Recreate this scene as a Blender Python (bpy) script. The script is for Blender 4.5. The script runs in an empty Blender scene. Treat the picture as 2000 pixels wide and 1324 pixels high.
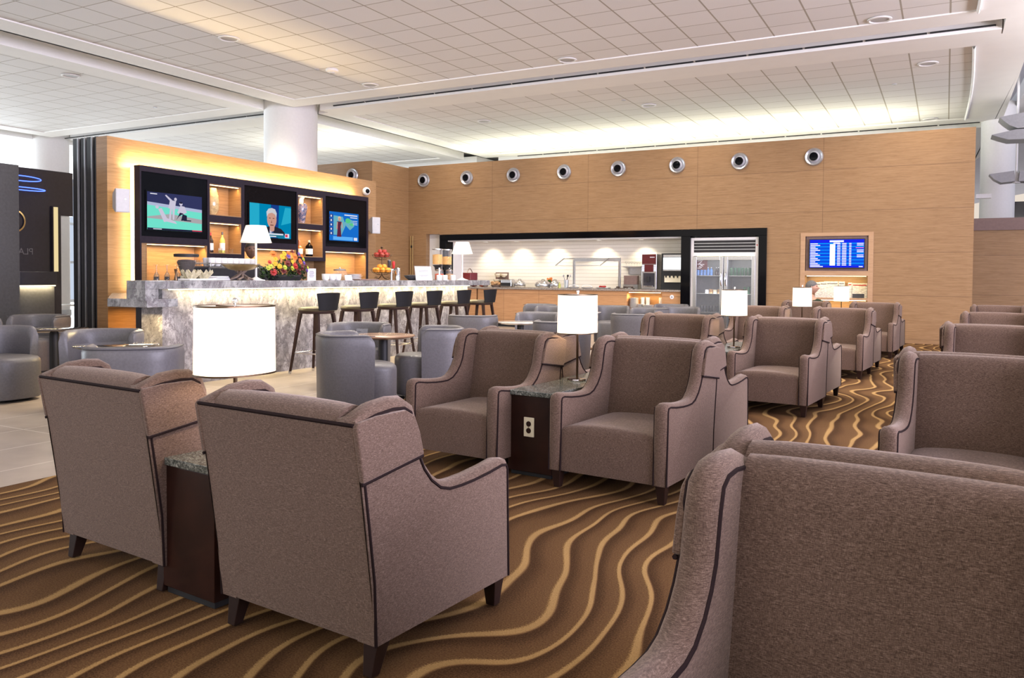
import bpy, bmesh, math, random
from mathutils import Vector, Matrix
random.seed(7)
PI = math.pi
SC = bpy.context.scene
COL = SC.collection

# ------------------------------------------------------------------ materials
def newmat(name):
    m = bpy.data.materials.new(name); m.use_nodes = True
    nt = m.node_tree; nt.nodes.clear()
    out = nt.nodes.new('ShaderNodeOutputMaterial')
    b = nt.nodes.new('ShaderNodeBsdfPrincipled')
    nt.links.new(b.outputs[0], out.inputs[0])
    return m, nt, b
def N(nt, typ, **kw):
    n = nt.nodes.new(typ)
    for k, v in kw.items():
        if k.startswith('_'): setattr(n, k[1:], v)
        else:
            s = n.inputs[int(k[1:])] if k[0] == 'i' and k[1:].isdigit() else n.inputs[k.replace('__', ' ')]
            if hasattr(v, 'is_output') or isinstance(v, bpy.types.NodeSocket): nt.links.new(v, s)
            else: s.default_value = v
    return n
def M_(nt, op, a, b=None, c=None):
    n = nt.nodes.new('ShaderNodeMath'); n.operation = op
    for i, v in enumerate((a, b, c)):
        if v is None: continue
        if isinstance(v, bpy.types.NodeSocket): nt.links.new(v, n.inputs[i])
        else: n.inputs[i].default_value = v
    return n.outputs[0]
def ramp(nt, fac, stops):
    n = nt.nodes.new('ShaderNodeValToRGB')
    e = n.color_ramp.elements
    while len(e) < len(stops): e.new(0.5)
    for i, (p, c) in enumerate(stops):
        e[i].position = p; e[i].color = (*c, 1)
    nt.links.new(fac, n.inputs[0]); return n.outputs[0]
def mix(nt, fac, a, b, bt='MIX'):
    n = nt.nodes.new('ShaderNodeMix'); n.data_type = 'RGBA'; n.blend_type = bt
    for s, v in ((n.inputs[0], fac), (n.inputs[6], a), (n.inputs[7], b)):
        if isinstance(v, bpy.types.NodeSocket): nt.links.new(v, s)
        elif isinstance(v, (int, float)): s.default_value = v
        else: s.default_value = (*v, 1)
    return n.outputs[2]
def coords(nt, scale=(1, 1, 1), kind='Object', rot=(0, 0, 0)):
    t = nt.nodes.new('ShaderNodeTexCoord')
    mp = nt.nodes.new('ShaderNodeMapping'); mp.inputs['Scale'].default_value = scale; mp.inputs['Rotation'].default_value = rot
    nt.links.new(t.outputs[kind], mp.inputs[0]); return mp.outputs[0]
def noise(nt, vec, scale, detail=3, rough=.5, dist=0):
    n = nt.nodes.new('ShaderNodeTexNoise')
    n.inputs['Scale'].default_value = scale; n.inputs['Detail'].default_value = detail
    n.inputs['Roughness'].default_value = rough; n.inputs['Distortion'].default_value = dist
    nt.links.new(vec, n.inputs['Vector']); return n.outputs[0]
def bump(nt, b, h, strength=.3, dist=.01):
    n = nt.nodes.new('ShaderNodeBump'); n.inputs['Strength'].default_value = strength; n.inputs['Distance'].default_value = dist
    nt.links.new(h, n.inputs['Height']); nt.links.new(n.outputs[0], b.inputs['Normal'])
def P(name, col, rough=.5, metal=0, var=.08, vs=20, bmp=0, coat=0, sheen=0, trans=0, alpha=1, emit=None, es=0, ior=1.45, spec=.5):
    m, nt, b = newmat(name)
    v = coords(nt)
    f = noise(nt, v, vs, 3)
    lo = tuple(max(0, c*(1-var)) for c in col); hi = tuple(min(1, c*(1+var)) for c in col)
    nt.links.new(ramp(nt, f, [(.3, lo), (.7, hi)]), b.inputs['Base Color'])
    b.inputs['Roughness'].default_value = rough; b.inputs['Metallic'].default_value = metal
    b.inputs['Coat Weight'].default_value = coat; b.inputs['Sheen Weight'].default_value = sheen
    b.inputs['Transmission Weight'].default_value = trans; b.inputs['IOR'].default_value = ior
    b.inputs['Specular IOR Level'].default_value = spec; b.inputs['Alpha'].default_value = alpha
    if emit: b.inputs['Emission Color'].default_value = (*emit, 1); b.inputs['Emission Strength'].default_value = es
    if bmp: bump(nt, b, f, bmp, .004)
    return m
MT = {}
# fabric: woven melange
def fabric():
    m, nt, b = newmat('taupe_fabric')
    v1 = coords(nt, (1, 1, 9)); v2 = coords(nt, (7, 7, 1))
    f1 = noise(nt, v1, 95, 4, .65); f2 = noise(nt, v2, 95, 4, .65)
    f = M_(nt, 'ADD', M_(nt, 'MULTIPLY', f1, .62), M_(nt, 'MULTIPLY', f2, .38))
    nt.links.new(ramp(nt, f, [(.36, (.034, .018, .011)), (.5, (.100, .061, .043)), (.64, (.22, .150, .115))]), b.inputs['Base Color'])
    b.inputs['Roughness'].default_value = .92; b.inputs['Sheen Weight'].default_value = .28; b.inputs['Sheen Roughness'].default_value = .5
    b.inputs['Sheen Tint'].default_value = (.9, .75, .68, 1); b.inputs['Specular IOR Level'].default_value = .25
    bump(nt, b, f, .35, .003); return m
MT['fab'] = fabric()
MT['pipe'] = P('dark_piping', (.016, .009, .009), .8, spec=.1)
MT['leg'] = P('espresso_wood', (.018, .008, .006), .4, var=.2, spec=.3)
MT['tblwood'] = P('mahogany_veneer', (.020, .006, .004), .35, var=.3, vs=9, coat=.12, spec=.35)
def granite(name, cols, sc, rough=.18):
    m, nt, b = newmat(name); v = coords(nt)
    f = noise(nt, v, sc, 6, .75)
    nt.links.new(ramp(nt, f, cols), b.inputs['Base Color']); b.inputs['Roughness'].default_value = rough
    b.inputs['Specular IOR Level'].default_value = .6
    return m
MT['granite'] = granite('green_grey_granite', [(.35, (.02, .025, .022)), (.5, (.10, .11, .10)), (.62, (.30, .31, .28))], 90)
MT['granite2'] = granite('speckled_granite', [(.35, (.06, .045, .035)), (.5, (.24, .20, .17)), (.63, (.5, .45, .4))], 60, .25)
def marble(name, cols, rough=.25):
    m, nt, b = newmat(name)
    v = coords(nt, (1, 1, .75), rot=(0.5, 0, 0))
    w = noise(nt, v, 2.2, 9, .70, .5)
    v2 = noise(nt, v, 6, 8, .7, .3)
    vein = M_(nt, 'ABSOLUTE', M_(nt, 'SUBTRACT', w, .5))
    veins = M_(nt, 'SMOOTH_MIN', M_(nt, 'MULTIPLY', vein, 34), 1.0, .3)
    base = ramp(nt, v2, cols)
    blotch = noise(nt, v, 13, 8, .85, .4)
    spot = ramp(nt, blotch, [(.53, (1, 1, 1)), (.62, (.16, .15, .17))])
    c = mix(nt, .8, base, spot, 'MULTIPLY')
    c = mix(nt, veins, (.16, .145, .155), c)
    nt.links.new(c, b.inputs['Base Color']); b.inputs['Roughness'].default_value = rough
    return m
MT['marble'] = marble('veined_marble', [(.30, (.11, .10, .11)), (.5, (.28, .27, .28)), (.68, (.52, .505, .52))])
MT['marble2'] = marble('grey_marble', [(.30, (.10, .10, .10)), (.5, (.26, .26, .26)), (.68, (.46, .46, .45))], .2)
def wood(name, dark, lite, seams=None, rough=.38, vert=False):
    m, nt, b = newmat(name)
    s = (1.2, 1.2, 26) if not vert else (26, 26, 1.2)
    v = coords(nt, s); f = noise(nt, v, 2.2, 5, .6, .6)
    v2 = coords(nt, tuple(x*3.4 for x in s)); g = noise(nt, v2, 3, 3, .5)
    f = M_(nt, 'ADD', M_(nt, 'MULTIPLY', f, .7), M_(nt, 'MULTIPLY', g, .3))
    c = ramp(nt, f, [(.32, dark), (.62, lite)])
    if seams:
        px, ox, pz, oz, ax = seams
        t = nt.nodes.new('ShaderNodeTexCoord'); sp = nt.nodes.new('ShaderNodeSeparateXYZ'); nt.links.new(t.outputs['Object'], sp.inputs[0])
        A = sp.outputs[ax]; Z = sp.outputs[2]
        fx = M_(nt, 'DIVIDE', M_(nt, 'SUBTRACT', A, ox-50*px), px); fz = M_(nt, 'DIVIDE', M_(nt, 'SUBTRACT', Z, oz-20*pz), pz)
        lx = M_(nt, 'MULTIPLY', M_(nt, 'LESS_THAN', M_(nt, 'MULTIPLY', M_(nt, 'FRACT', fx), px), .007), M_(nt, 'LESS_THAN', A, 0 if ax == 0 else 99))
        lz = M_(nt, 'LESS_THAN', M_(nt, 'MULTIPLY', M_(nt, 'FRACT', fz), pz), .007)
        line = M_(nt, 'MAXIMUM', lx, lz)
        cb = nt.nodes.new('ShaderNodeCombineXYZ'); nt.links.new(M_(nt, 'FLOOR', fx), cb.inputs[0]); nt.links.new(M_(nt, 'FLOOR', fz), cb.inputs[1])
        wn = nt.nodes.new('ShaderNodeTexWhiteNoise'); nt.links.new(cb.outputs[0], wn.inputs[0])
        c = mix(nt, M_(nt, 'MULTIPLY', wn.outputs[0], .16), c, (dark[0]*.8, dark[1]*.8, dark[2]*.8))
        c = mix(nt, M_(nt, 'MULTIPLY', line, .65), c, (.06, .03, .02))
    nt.links.new(c, b.inputs['Base Color']); b.inputs['Roughness'].default_value = rough
    b.inputs['Specular IOR Level'].default_value = .35
    return m
WD, WL = (.205, .115, .051), (.320, .195, .098)
MT['woodY'] = wood('anigre_wall_panels', WD, WL, (2.48, -2.15, .81, .08, 0))
MT['woodX'] = wood('anigre_side_panels', WD, WL, (6.0, -3.0, .81, .08, 1))
MT['wood'] = wood('anigre_veneer', WD, WL)
MT['woodF'] = wood('counter_veneer', (.36, .18, .08), (.52, .29, .14), (.93, -.02, .62, .17, 0))
MT['dwood'] = P('dark_frame_lacquer', (.014, .010, .018), .5, var=.15, spec=.2)
MT['black'] = P('black_glass', (.003, .003, .004), .08, spec=.10)
MT['blackm'] = P('matte_black', (.012, .012, .014), .55)
MT['navy'] = P('charcoal_laminate', (.03, .03, .04), .3, coat=.3)
MT['leather'] = P('grey_leather', (.115, .110, .118), .42, var=.10, vs=60, bmp=.15, spec=.5)
MT['leatherd'] = P('grey_leather_seam', (.05, .05, .06), .5)
MT['stoolseat'] = P('olive_brown_leather', (.055, .042, .022), .40, vs=50, bmp=.1)
MT['stoolback'] = P('black_leather', (.008, .008, .010), .6, spec=.25, vs=50, bmp=.1)
MT['stoolwood'] = P('walnut_stain', (.028, .014, .012), .5, var=.2, spec=.25)
MT['chrome'] = P('chrome', (.75, .75, .76), .12, 1, var=.02)
MT['steel'] = P('brushed_steel', (.55, .56, .58), .28, 1, var=.08, vs=40)
MT['alu'] = P('satin_aluminium', (.50, .51, .53), .35, .8, var=.04)
MT['bronze'] = P('dark_bronze', (.10, .065, .04), .3, 1)
MT['white'] = P('white_paint', (.72, .71, .70), .6, var=.02)
MT['whiteg'] = P('white_ceramic', (.82, .82, .82), .15, var=.02, coat=.4)
MT['gyp'] = P('gypsum_white', (.82, .81, .79), .75, var=.015, vs=3)
MT['paper'] = P('white_paper', (.80, .80, .84), .8, var=.03)
MT['ink'] = P('grey_ink', (.12, .12, .14), .8)
MT['plastic'] = P('grey_plastic', (.42, .42, .44), .5, var=.04)
MT['darkstone'] = P('charcoal_stone', (.065, .065, .070), .45, var=.12, vs=30)
MT['dglass'] = P('smoked_glass', (.020, .020, .030), .10, var=.1, coat=.5)
MT['orange'] = P('orange_peel', (.85, .32, .03), .5, var=.2, vs=40, bmp=.2)
MT['apple'] = P('apple_skin', (.30, .03, .02), .3, var=.5, vs=14)
MT['pumpkin'] = P('orange_pumpkin', (.55, .09, .03), .45, var=.3)
MT['bread'] = P('bread_crust', (.42, .25, .12), .8, var=.3)
MT['cereal'] = P('corn_cereal', (.62, .33, .08), .8, var=.5, vs=90, bmp=.5)
MT['glass'] = P('clear_glass', (.9, .95, .95), .02, trans=1, alpha=.45, var=0)
MT['cglass'] = P('display_glass', (.75, .8, .85), .03, var=0, alpha=.07, spec=.6)
MT['amber'] = P('amber_whisky', (.35, .10, .02), .08, var=.2, coat=.5)
MT['wine'] = P('dark_wine_glass', (.015, .006, .008), .08, coat=.5)
MT['green'] = P('white_wine_glass', (.45, .48, .12), .08, coat=.5)
MT['cream'] = P('cream_card', (.78, .72, .55), .7)
MT['vase1'] = P('amber_glass_vase', (.50, .36, .18), .15, var=.25, vs=30, coat=.6)
MT['red'] = P('red_enamel', (.5, .02, .02), .3)
MT['maroon'] = P('maroon_panel', (.10, .012, .015), .25)
MT['skin'] = P('skin', (.52, .29, .20), .55, var=.08)
MT['skind'] = P('dark_skin', (.10, .05, .035), .5, var=.08)
MT['hairb'] = P('black_hair', (.010, .008, .008), .6)
MT['hairg'] = P('grey_hair', (.10, .095, .09), .7, var=.3, vs=60)
MT['shirtb'] = P('black_waistcoat', (.015, .015, .02), .8)
MT['shirtw'] = P('white_shirt', (.65, .66, .70), .8)
MT['shirtg'] = P('dark_green_jumper', (.020, .034, .018), .9)
MT['trouser'] = P('dark_trousers', (.02, .02, .03), .9)
MT['choc'] = P('coffee_beans', (.03, .015, .008), .5, var=.4, vs=60, bmp=.5)
MT['copper'] = P('copper_bowl', (.55, .18, .09), .25, .8, var=.15)
MT['gold'] = P('gold_bowl', (.50, .36, .16), .3, .7, var=.1)
MT['mdf'] = P('warm_brown_panel', (.17, .11, .095), .6)
def stripedvase():
    m, nt, b = newmat('blue_patterned_porcelain'); v = coords(nt); f = noise(nt, v, 26, 5, .7, 1)
    nt.links.new(ramp(nt, f, [(.40, (.03, .04, .09)), (.50, (.16, .17, .26)), (.58, (.36, .20, .14)), (.66, (.42, .42, .46))]), b.inputs['Base Color'])
    b.inputs['Roughness'].default_value = .2; return m
MT['vase2'] = stripedvase()
def newsprint():
    m, nt, b = newmat('newsprint'); v = coords(nt, (8, 8, 60)); f = noise(nt, v, 3, 3, .6)
    nt.links.new(ramp(nt, f, [(.42, (.30, .30, .30)), (.56, (.62, .61, .57))]), b.inputs['Base Color']); b.inputs['Roughness'].default_value = .9; return m
MT['news'] = newsprint()
def E(name, col, s):
    m = bpy.data.materials.new(name); m.use_nodes = True; nt = m.node_tree; nt.nodes.clear()
    o = nt.nodes.new('ShaderNodeOutputMaterial'); e = nt.nodes.new('ShaderNodeEmission')
    e.inputs[0].default_value = (*col, 1); e.inputs[1].default_value = s; nt.links.new(e.outputs[0], o.inputs[0]); return m
MT['led'] = E('warm_led', (1, .72, .34), 9)
MT['ledw'] = E('soft_white_led', (1, .86, .52), 5)
MT['ledoff'] = E('downlight_lens', (1, .95, .85), 6)
def shade(name, col, es):
    m, nt, b = newmat(name); v = coords(nt, (40, 40, 160)); f = noise(nt, v, 4, 2)
    nt.links.new(ramp(nt, f, [(.3, (.80, .77, .70)), (.7, (.86, .83, .77))]), b.inputs['Base Color'])
    b.inputs['Roughness'].default_value = .9; b.inputs['Emission Color'].default_value = (*col, 1); b.inputs['Emission Strength'].default_value = es
    return m
def lampshade():
    m = bpy.data.materials.new('linen_lamp_shade'); m.use_nodes = True; nt = m.node_tree; nt.nodes.clear()
    o = nt.nodes.new('ShaderNodeOutputMaterial'); tl = nt.nodes.new('ShaderNodeBsdfTranslucent'); df = nt.nodes.new('ShaderNodeBsdfDiffuse'); mx = nt.nodes.new('ShaderNodeMixShader')
    f = noise(nt, coords(nt, (60, 60, 200)), 4, 2); c = ramp(nt, f, [(.3, (.84, .81, .74)), (.7, (.90, .88, .82))])
    nt.links.new(c, tl.inputs[0]); nt.links.new(c, df.inputs[0]); mx.inputs[0].default_value = .35
    nt.links.new(tl.outputs[0], mx.inputs[1]); nt.links.new(df.outputs[0], mx.inputs[2]); nt.links.new(mx.outputs[0], o.inputs[0]); return m
MT['shade'] = lampshade()
MT['shade2'] = shade('lit_glass_shade', (1, .86, .66), .45)

def carpet():
    m, nt, b = newmat('wavy_stripe_carpet')
    t = nt.nodes.new('ShaderNodeTexCoord'); sp = nt.nodes.new('ShaderNodeSeparateXYZ'); nt.links.new(t.outputs['Object'], sp.inputs[0])
    mp = nt.nodes.new('ShaderNodeMapping'); mp.inputs['Scale'].default_value = (1.5, .85, 1); nt.links.new(t.outputs['Object'], mp.inputs[0])
    w1 = noise(nt, mp.outputs[0], 1.0, 1.0, .4)
    mp2 = nt.nodes.new('ShaderNodeMapping'); mp2.inputs['Scale'].default_value = (.35, 1.1, 1); mp2.inputs['Location'].default_value = (4, 9, 0); nt.links.new(t.outputs['Object'], mp2.inputs[0])
    w2 = noise(nt, mp2.outputs[0], 1.0, .5, .4)
    fib = noise(nt, t.outputs['Object'], 170, 3, .7)
    sx_ = M_(nt, 'ADD', sp.outputs[0], M_(nt, 'MULTIPLY', M_(nt, 'SUBTRACT', fib, .5), .022))
    s = M_(nt, 'ADD', sx_, M_(nt, 'ADD', M_(nt, 'MULTIPLY', w1, .55), M_(nt, 'MULTIPLY', w2, .55)))
    fr = M_(nt, 'FRACT', M_(nt, 'MULTIPLY', M_(nt, 'ADD', s, 60), 1/.158))
    # stripe profile: asymmetric ridge with the groove shade on one side put into the colour
    prof = nt.nodes.new('ShaderNodeValToRGB'); e = prof.color_ramp.elements
    for _ in range(5): e.new(.5)
    for i, (p, c) in enumerate([(0, .28), (.36, .34), (.42, .90), (.54, .85), (.60, .10), (.70, .10), (1, .28)]):
        e[i].position = p; e[i].color = (c, c, c, 1)
    nt.links.new(fr, prof.inputs[0])
    big = noise(nt, t.outputs['Object'], 2.5, 3, .5)
    st = M_(nt, 'ADD', prof.outputs[0], M_(nt, 'MULTIPLY', M_(nt, 'SUBTRACT', fib, .5), .85))
    c = ramp(nt, st, [(.05, (.034, .014, .005)), (.33, (.128, .066, .027)), (.62, (.24, .138, .052)), (.95, (.43, .27, .105))])
    c = mix(nt, M_(nt, 'MULTIPLY', big, .35), c, (.085, .042, .015))
    nt.links.new(c, b.inputs['Base Color']); b.inputs['Roughness'].default_value = 1
    b.inputs['Specular IOR Level'].default_value = .1
    h = M_(nt, 'ADD', prof.outputs[0], M_(nt, 'MULTIPLY', fib, .5)); bump(nt, b, h, .5, .006)
    return m
MT['carpet'] = carpet()
def tiles():
    m, nt, b = newmat('beige_porcelain_tile')
    t = nt.nodes.new('ShaderNodeTexCoord'); sp = nt.nodes.new('ShaderNodeSeparateXYZ'); nt.links.new(t.outputs['Object'], sp.inputs[0])
    fx = M_(nt, 'FRACT', M_(nt, 'DIVIDE', M_(nt, 'ADD', sp.outputs[0], 60.2), .6)); fy = M_(nt, 'FRACT', M_(nt, 'DIVIDE', M_(nt, 'ADD', sp.outputs[1], 60), 1.2))
    line = M_(nt, 'MAXIMUM', M_(nt, 'LESS_THAN', fx, .018), M_(nt, 'LESS_THAN', fy, .009))
    f = noise(nt, t.outputs['Object'], 3, 5, .6)
    c = ramp(nt, f, [(.3, (.36, .30, .245)), (.7, (.46, .39, .32))]); c = mix(nt, line, c, (.68, .62, .55))
    nt.links.new(c, b.inputs['Base Color']); b.inputs['Roughness'].default_value = .32; b.inputs['Specular IOR Level'].default_value = .5
    return m
MT['tile'] = tiles()
def ceil_tile():
    m, nt, b = newmat('acoustic_ceiling_tile')
    t = nt.nodes.new('ShaderNodeTexCoord'); sp = nt.nodes.new('ShaderNodeSeparateXYZ'); nt.links.new(t.outputs['Object'], sp.inputs[0])
    fx = M_(nt, 'FRACT', M_(nt, 'DIVIDE', M_(nt, 'ADD', sp.outputs[0], 60.02+.012), .6)); fy = M_(nt, 'FRACT', M_(nt, 'DIVIDE', M_(nt, 'ADD', sp.outputs[1], 60-.51+.012), .59))
    line = M_(nt, 'MAXIMUM', M_(nt, 'LESS_THAN', fx, .04), M_(nt, 'LESS_THAN', fy, .03))
    cb = nt.nodes.new('ShaderNodeCombineXYZ')
    nt.links.new(M_(nt, 'FLOOR', M_(nt, 'DIVIDE', M_(nt, 'ADD', sp.outputs[0], 60.032), .6)), cb.inputs[0]); nt.links.new(M_(nt, 'FLOOR', M_(nt, 'DIVIDE', M_(nt, 'ADD', sp.outputs[1], 59.502), .59)), cb.inputs[1])
    wn = nt.nodes.new('ShaderNodeTexWhiteNoise'); nt.links.new(cb.outputs[0], wn.inputs[0])
    f = noise(nt, t.outputs['Object'], 150, 2)
    c = ramp(nt, f, [(.3, (.71, .70, .695)), (.7, (.79, .78, .775))]); c = mix(nt, M_(nt, 'MULTIPLY', wn.outputs[0], .15), c, (.52, .50, .47)); c = mix(nt, line, c, (.36, .33, .28))
    nt.links.new(c, b.inputs['Base Color']); b.inputs['Roughness'].default_value = .75
    bump(nt, b, M_(nt, 'SUBTRACT', 1, line), .4, .01)
    return m
MT['ctile'] = ceil_tile()
def backsplash():
    m, nt, b = newmat('white_subway_tile')
    t = nt.nodes.new('ShaderNodeTexCoord'); sp = nt.nodes.new('ShaderNodeSeparateXYZ'); nt.links.new(t.outputs['Object'], sp.inputs[0])
    rz = M_(nt, 'DIVIDE', sp.outputs[2], .085); row = M_(nt, 'FLOOR', rz)
    fx = M_(nt, 'FRACT', M_(nt, 'ADD', M_(nt, 'DIVIDE', M_(nt, 'ADD', sp.outputs[0], 60), .34), M_(nt, 'MULTIPLY', row, .5)))
    line = M_(nt, 'MAXIMUM', M_(nt, 'MULTIPLY', M_(nt, 'LESS_THAN', fx, .012), .4), M_(nt, 'LESS_THAN', M_(nt, 'FRACT', rz), .11))
    c = mix(nt, line, (.74, .70, .63), (.50, .45, .38))
    nt.links.new(c, b.inputs['Base Color']); b.inputs['Roughness'].default_value = .25
    bump(nt, b, M_(nt, 'SUBTRACT', 1, line), .5, .01); return m
MT['splash'] = backsplash()

# ------------------------------------------------------------------ mesh builder
class MB:
    def __init__(s): s.bm = bmesh.new()
    def _add(s, vs, fs, mi=0):
        v = [s.bm.verts.new(p) for p in vs]
        for f in fs:
            try:
                fa = s.bm.faces.new([v[i] for i in f]); fa.material_index = mi
            except ValueError: pass
        return v
    def box(s, x0, x1, y0, y1, z0, z1, rot=None, piv=None, mi=0):
        c = [Vector((x, y, z)) for z in (z0, z1) for y in (y0, y1) for x in (x0, x1)]
        if rot is not None:
            pv = Vector(piv) if piv else Vector(((x0+x1)/2, (y0+y1)/2, (z0+z1)/2))
            c = [pv + rot @ (p-pv) for p in c]
        s._add(c, [(0, 2, 3, 1), (4, 5, 7, 6), (0, 1, 5, 4), (2, 6, 7, 3), (0, 4, 6, 2), (1, 3, 7, 5)], mi); return s
    def prism(s, pts, ax, a, b, mi=0):
        # pts 2d outline, extruded along axis ax from a to b ; ax 0: pts=(y,z) 1: pts=(x,z) 2: pts=(x,y)
        def mk(p, t): return {0: (t, p[0], p[1]), 1: (p[0], t, p[1]), 2: (p[0], p[1], t)}[ax]
        n = len(pts); A = [mk(p, a) for p in pts]; B = [mk(p, b) for p in pts]
        s._add(A+B, [tuple(range(n))[::-1], tuple(range(n, 2*n))] + [(i, (i+1) % n, n+(i+1) % n, n+i) for i in range(n)], mi); return s
    def lathe(s, prof, c=(0, 0, 0), seg=24, sx=1, sy=1, ax='z', cap=True, pw=2.0, mi=0):
        vs = []; fs = []
        for (r, h) in prof:
            for k in range(seg):
                a = 2*PI*k/seg; ca, sa = math.cos(a), math.sin(a)
                if pw != 2.0:
                    q = (abs(ca)**pw+abs(sa)**pw)**(-1/pw); ca *= q; sa *= q
                p = (r*sx*ca, r*sy*sa, h)
                if ax == 'y': p = (p[0], h, p[1])
                if ax == 'x': p = (h, p[0], p[1])
                vs.append((p[0]+c[0], p[1]+c[1], p[2]+c[2]))
        m = len(prof)
        for j in range(m-1):
            for k in range(seg):
                fs.append((j*seg+k, j*seg+(k+1) % seg, (j+1)*seg+(k+1) % seg, (j+1)*seg+k))
        if cap: fs += [tuple(range(seg))[::-1], tuple(range((m-1)*seg, m*seg))]
        s._add(vs, fs, mi); return s
    def cyl(s, c, r, h, seg=20, r2=None, ax='z', mi=0): return s.lathe([(r, 0), (r if r2 is None else r2, h)], c, seg, ax=ax, mi=mi)
    def ball(s, c, r, sx=1, sy=1, sz=1, seg=12, rings=7, mi=0):
        pr = [(r*math.sin(PI*i/rings)+1e-4, -r*sz*math.cos(PI*i/rings)) for i in range(rings+1)]
        return s.lathe(pr, c, seg, sx, sy, mi=mi)
    def tube(s, pts, r, seg=8, closed=False, mi=0, r2=None):
        pts = [Vector(p) for p in pts]; n = len(pts); vs = []; up = None
        for i, p in enumerate(pts):
            if closed: t = pts[(i+1) % n]-pts[i-1]
            else: t = pts[min(i+1, n-1)]-pts[max(i-1, 0)]
            t.normalize()
            if up is None: up = Vector((0, 0, 1)) if abs(t.z) < .9 else Vector((1, 0, 0))
            a = t.cross(up)
            if a.length < 1e-5: a = t.cross(Vector((0, 1, 0)))
            a.normalize(); bb = a.cross(t); up = bb
            rr = r if r2 is None else r+(r2-r)*i/(n-1)
            for k in range(seg):
                q = 2*PI*k/seg; vs.append(p+a*rr*math.cos(q)+bb*rr*math.sin(q))
        fs = []
        for j in range(n if closed else n-1):
            j2 = (j+1) % n
            for k in range(seg): fs.append((j*seg+k, j*seg+(k+1) % seg, j2*seg+(k+1) % seg, j2*seg+k))
        if not closed: fs += [tuple(range(seg))[::-1], tuple(range((n-1)*seg, n*seg))]
        s._add(vs, fs, mi); return s
    def quad(s, a, b, c, d, mi=0): s._add([a, b, c, d], [(0, 1, 2, 3)], mi); return s
    def poly(s, pts, mi=0): s._add(pts, [tuple(range(len(pts)))], mi); return s
    def surf(s, fn, nu, nv, closed_u=False, mi=0):
        vs = [fn(i/(nu-(0 if closed_u else 1)), j/(nv-1)) for j in range(nv) for i in range(nu)]
        fs = []
        for j in range(nv-1):
            for i in range(nu if closed_u else nu-1):
                i2 = (i+1) % nu; fs.append((j*nu+i, j*nu+i2, (j+1)*nu+i2, (j+1)*nu+i))
        s._add(vs, fs, mi); return s
    def build(s, name, mat, parent=None, bev=0, seg=2, smooth=True, sub=0, loc=None, ang=40):
        bmesh.ops.recalc_face_normals(s.bm, faces=s.bm.faces)
        me = bpy.data.meshes.new(name); s.bm.to_mesh(me); s.bm.free()
        o = bpy.data.objects.new(name, me); COL.objects.link(o)
        for mm in (mat if isinstance(mat, (list, tuple)) else [mat]): me.materials.append(MT[mm] if isinstance(mm, str) else mm)
        if smooth:
            for p in me.polygons: p.use_smooth = True
        if bev:
            b = o.modifiers.new('bevel', 'BEVEL'); b.width = bev; b.segments = seg; b.limit_method = 'ANGLE'; b.angle_limit = math.radians(ang); b.harden_normals = smooth
        elif smooth and not sub:
            try: me.set_sharp_from_angle(angle=math.radians(ang))
            except Exception: pass
        if sub: q = o.modifiers.new('sub', 'SUBSURF'); q.levels = sub; q.render_levels = sub
        if parent is not None: o.parent = parent
        if loc: o.location = loc
        return o
def thing(name, label, cat, loc=(0, 0, 0), rz=0, group=None):
    o = bpy.data.objects.new(name, None); COL.objects.link(o); o.empty_display_size = .1
    o.location = loc; o.rotation_euler = (0, 0, rz); o['label'] = label; o['category'] = cat
    if group: o['group'] = group
    return o
def tag(o, label, cat, group=None, kind=None):
    o['label'] = label; o['category'] = cat
    if group: o['group'] = group
    if kind: o['kind'] = kind
    return o
def dup(root, loc, rz, label, group=None, keep=None):
    r = root.copy(); COL.objects.link(r); r.location = loc; r.rotation_euler = (0, 0, rz); r['label'] = label
    if group: r['group'] = group
    for ch in list(root.children):
        if keep and not keep(ch): continue
        c = ch.copy(); COL.objects.link(c); c.parent = r
        for g in ch.children:
            d = g.copy(); COL.objects.link(d); d.parent = c
    return r
def struct(name, mb, mat, **kw):
    o = mb.build(name, mat, **kw); o['kind'] = 'structure'; return o
def area(loc, sx, sy, power, col, rot, parent=None, spread=None, name='lamp_light'):
    l = bpy.data.lights.new(name, 'AREA'); l.shape = 'RECTANGLE'; l.size = sx; l.size_y = sy; l.energy = power; l.color = col
    if spread: l.spread = math.radians(spread)
    o = bpy.data.objects.new(name, l); COL.objects.link(o); o.location = loc; o.rotation_euler = rot
    if parent: o.parent = parent
    return o
def aim(o, d):
    o.rotation_euler = Vector(d).to_track_quat('-Z', 'Y').to_euler(); return o
def point(loc, power, col, r=.04, parent=None, name='bulb_light'):
    l = bpy.data.lights.new(name, 'POINT'); l.energy = power; l.color = col; l.shadow_soft_size = r
    o = bpy.data.objects.new(name, l); COL.objects.link(o); o.location = loc
    if parent: o.parent = parent
    return o
def spot(loc, power, col, deg, rot=(0, 0, 0), r=.08, blend=.6, parent=None):
    l = bpy.data.lights.new('downlight_beam', 'SPOT'); l.energy = power; l.color = col; l.spot_size = math.radians(deg); l.spot_blend = blend; l.shadow_soft_size = r
    o = bpy.data.objects.new('downlight_beam', l); COL.objects.link(o); o.location = loc; o.rotation_euler = rot
    if parent: o.parent = parent
    return o
def text_mesh(s, size, name, mat, parent, M, ext=.002):
    cu = bpy.data.curves.new(name, 'FONT'); cu.body = s; cu.size = size; cu.extrude = ext; cu.align_x = 'CENTER'; cu.align_y = 'CENTER'
    t = bpy.data.objects.new('tmp', cu); COL.objects.link(t); dg = bpy.context.evaluated_depsgraph_get()
    me = bpy.data.meshes.new_from_object(t.evaluated_get(dg)); bpy.data.objects.remove(t)
    me.transform(M); me.materials.clear(); me.materials.append(MT[mat])
    o = bpy.data.objects.new(name, me); COL.objects.link(o); o.parent = parent; return o

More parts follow.
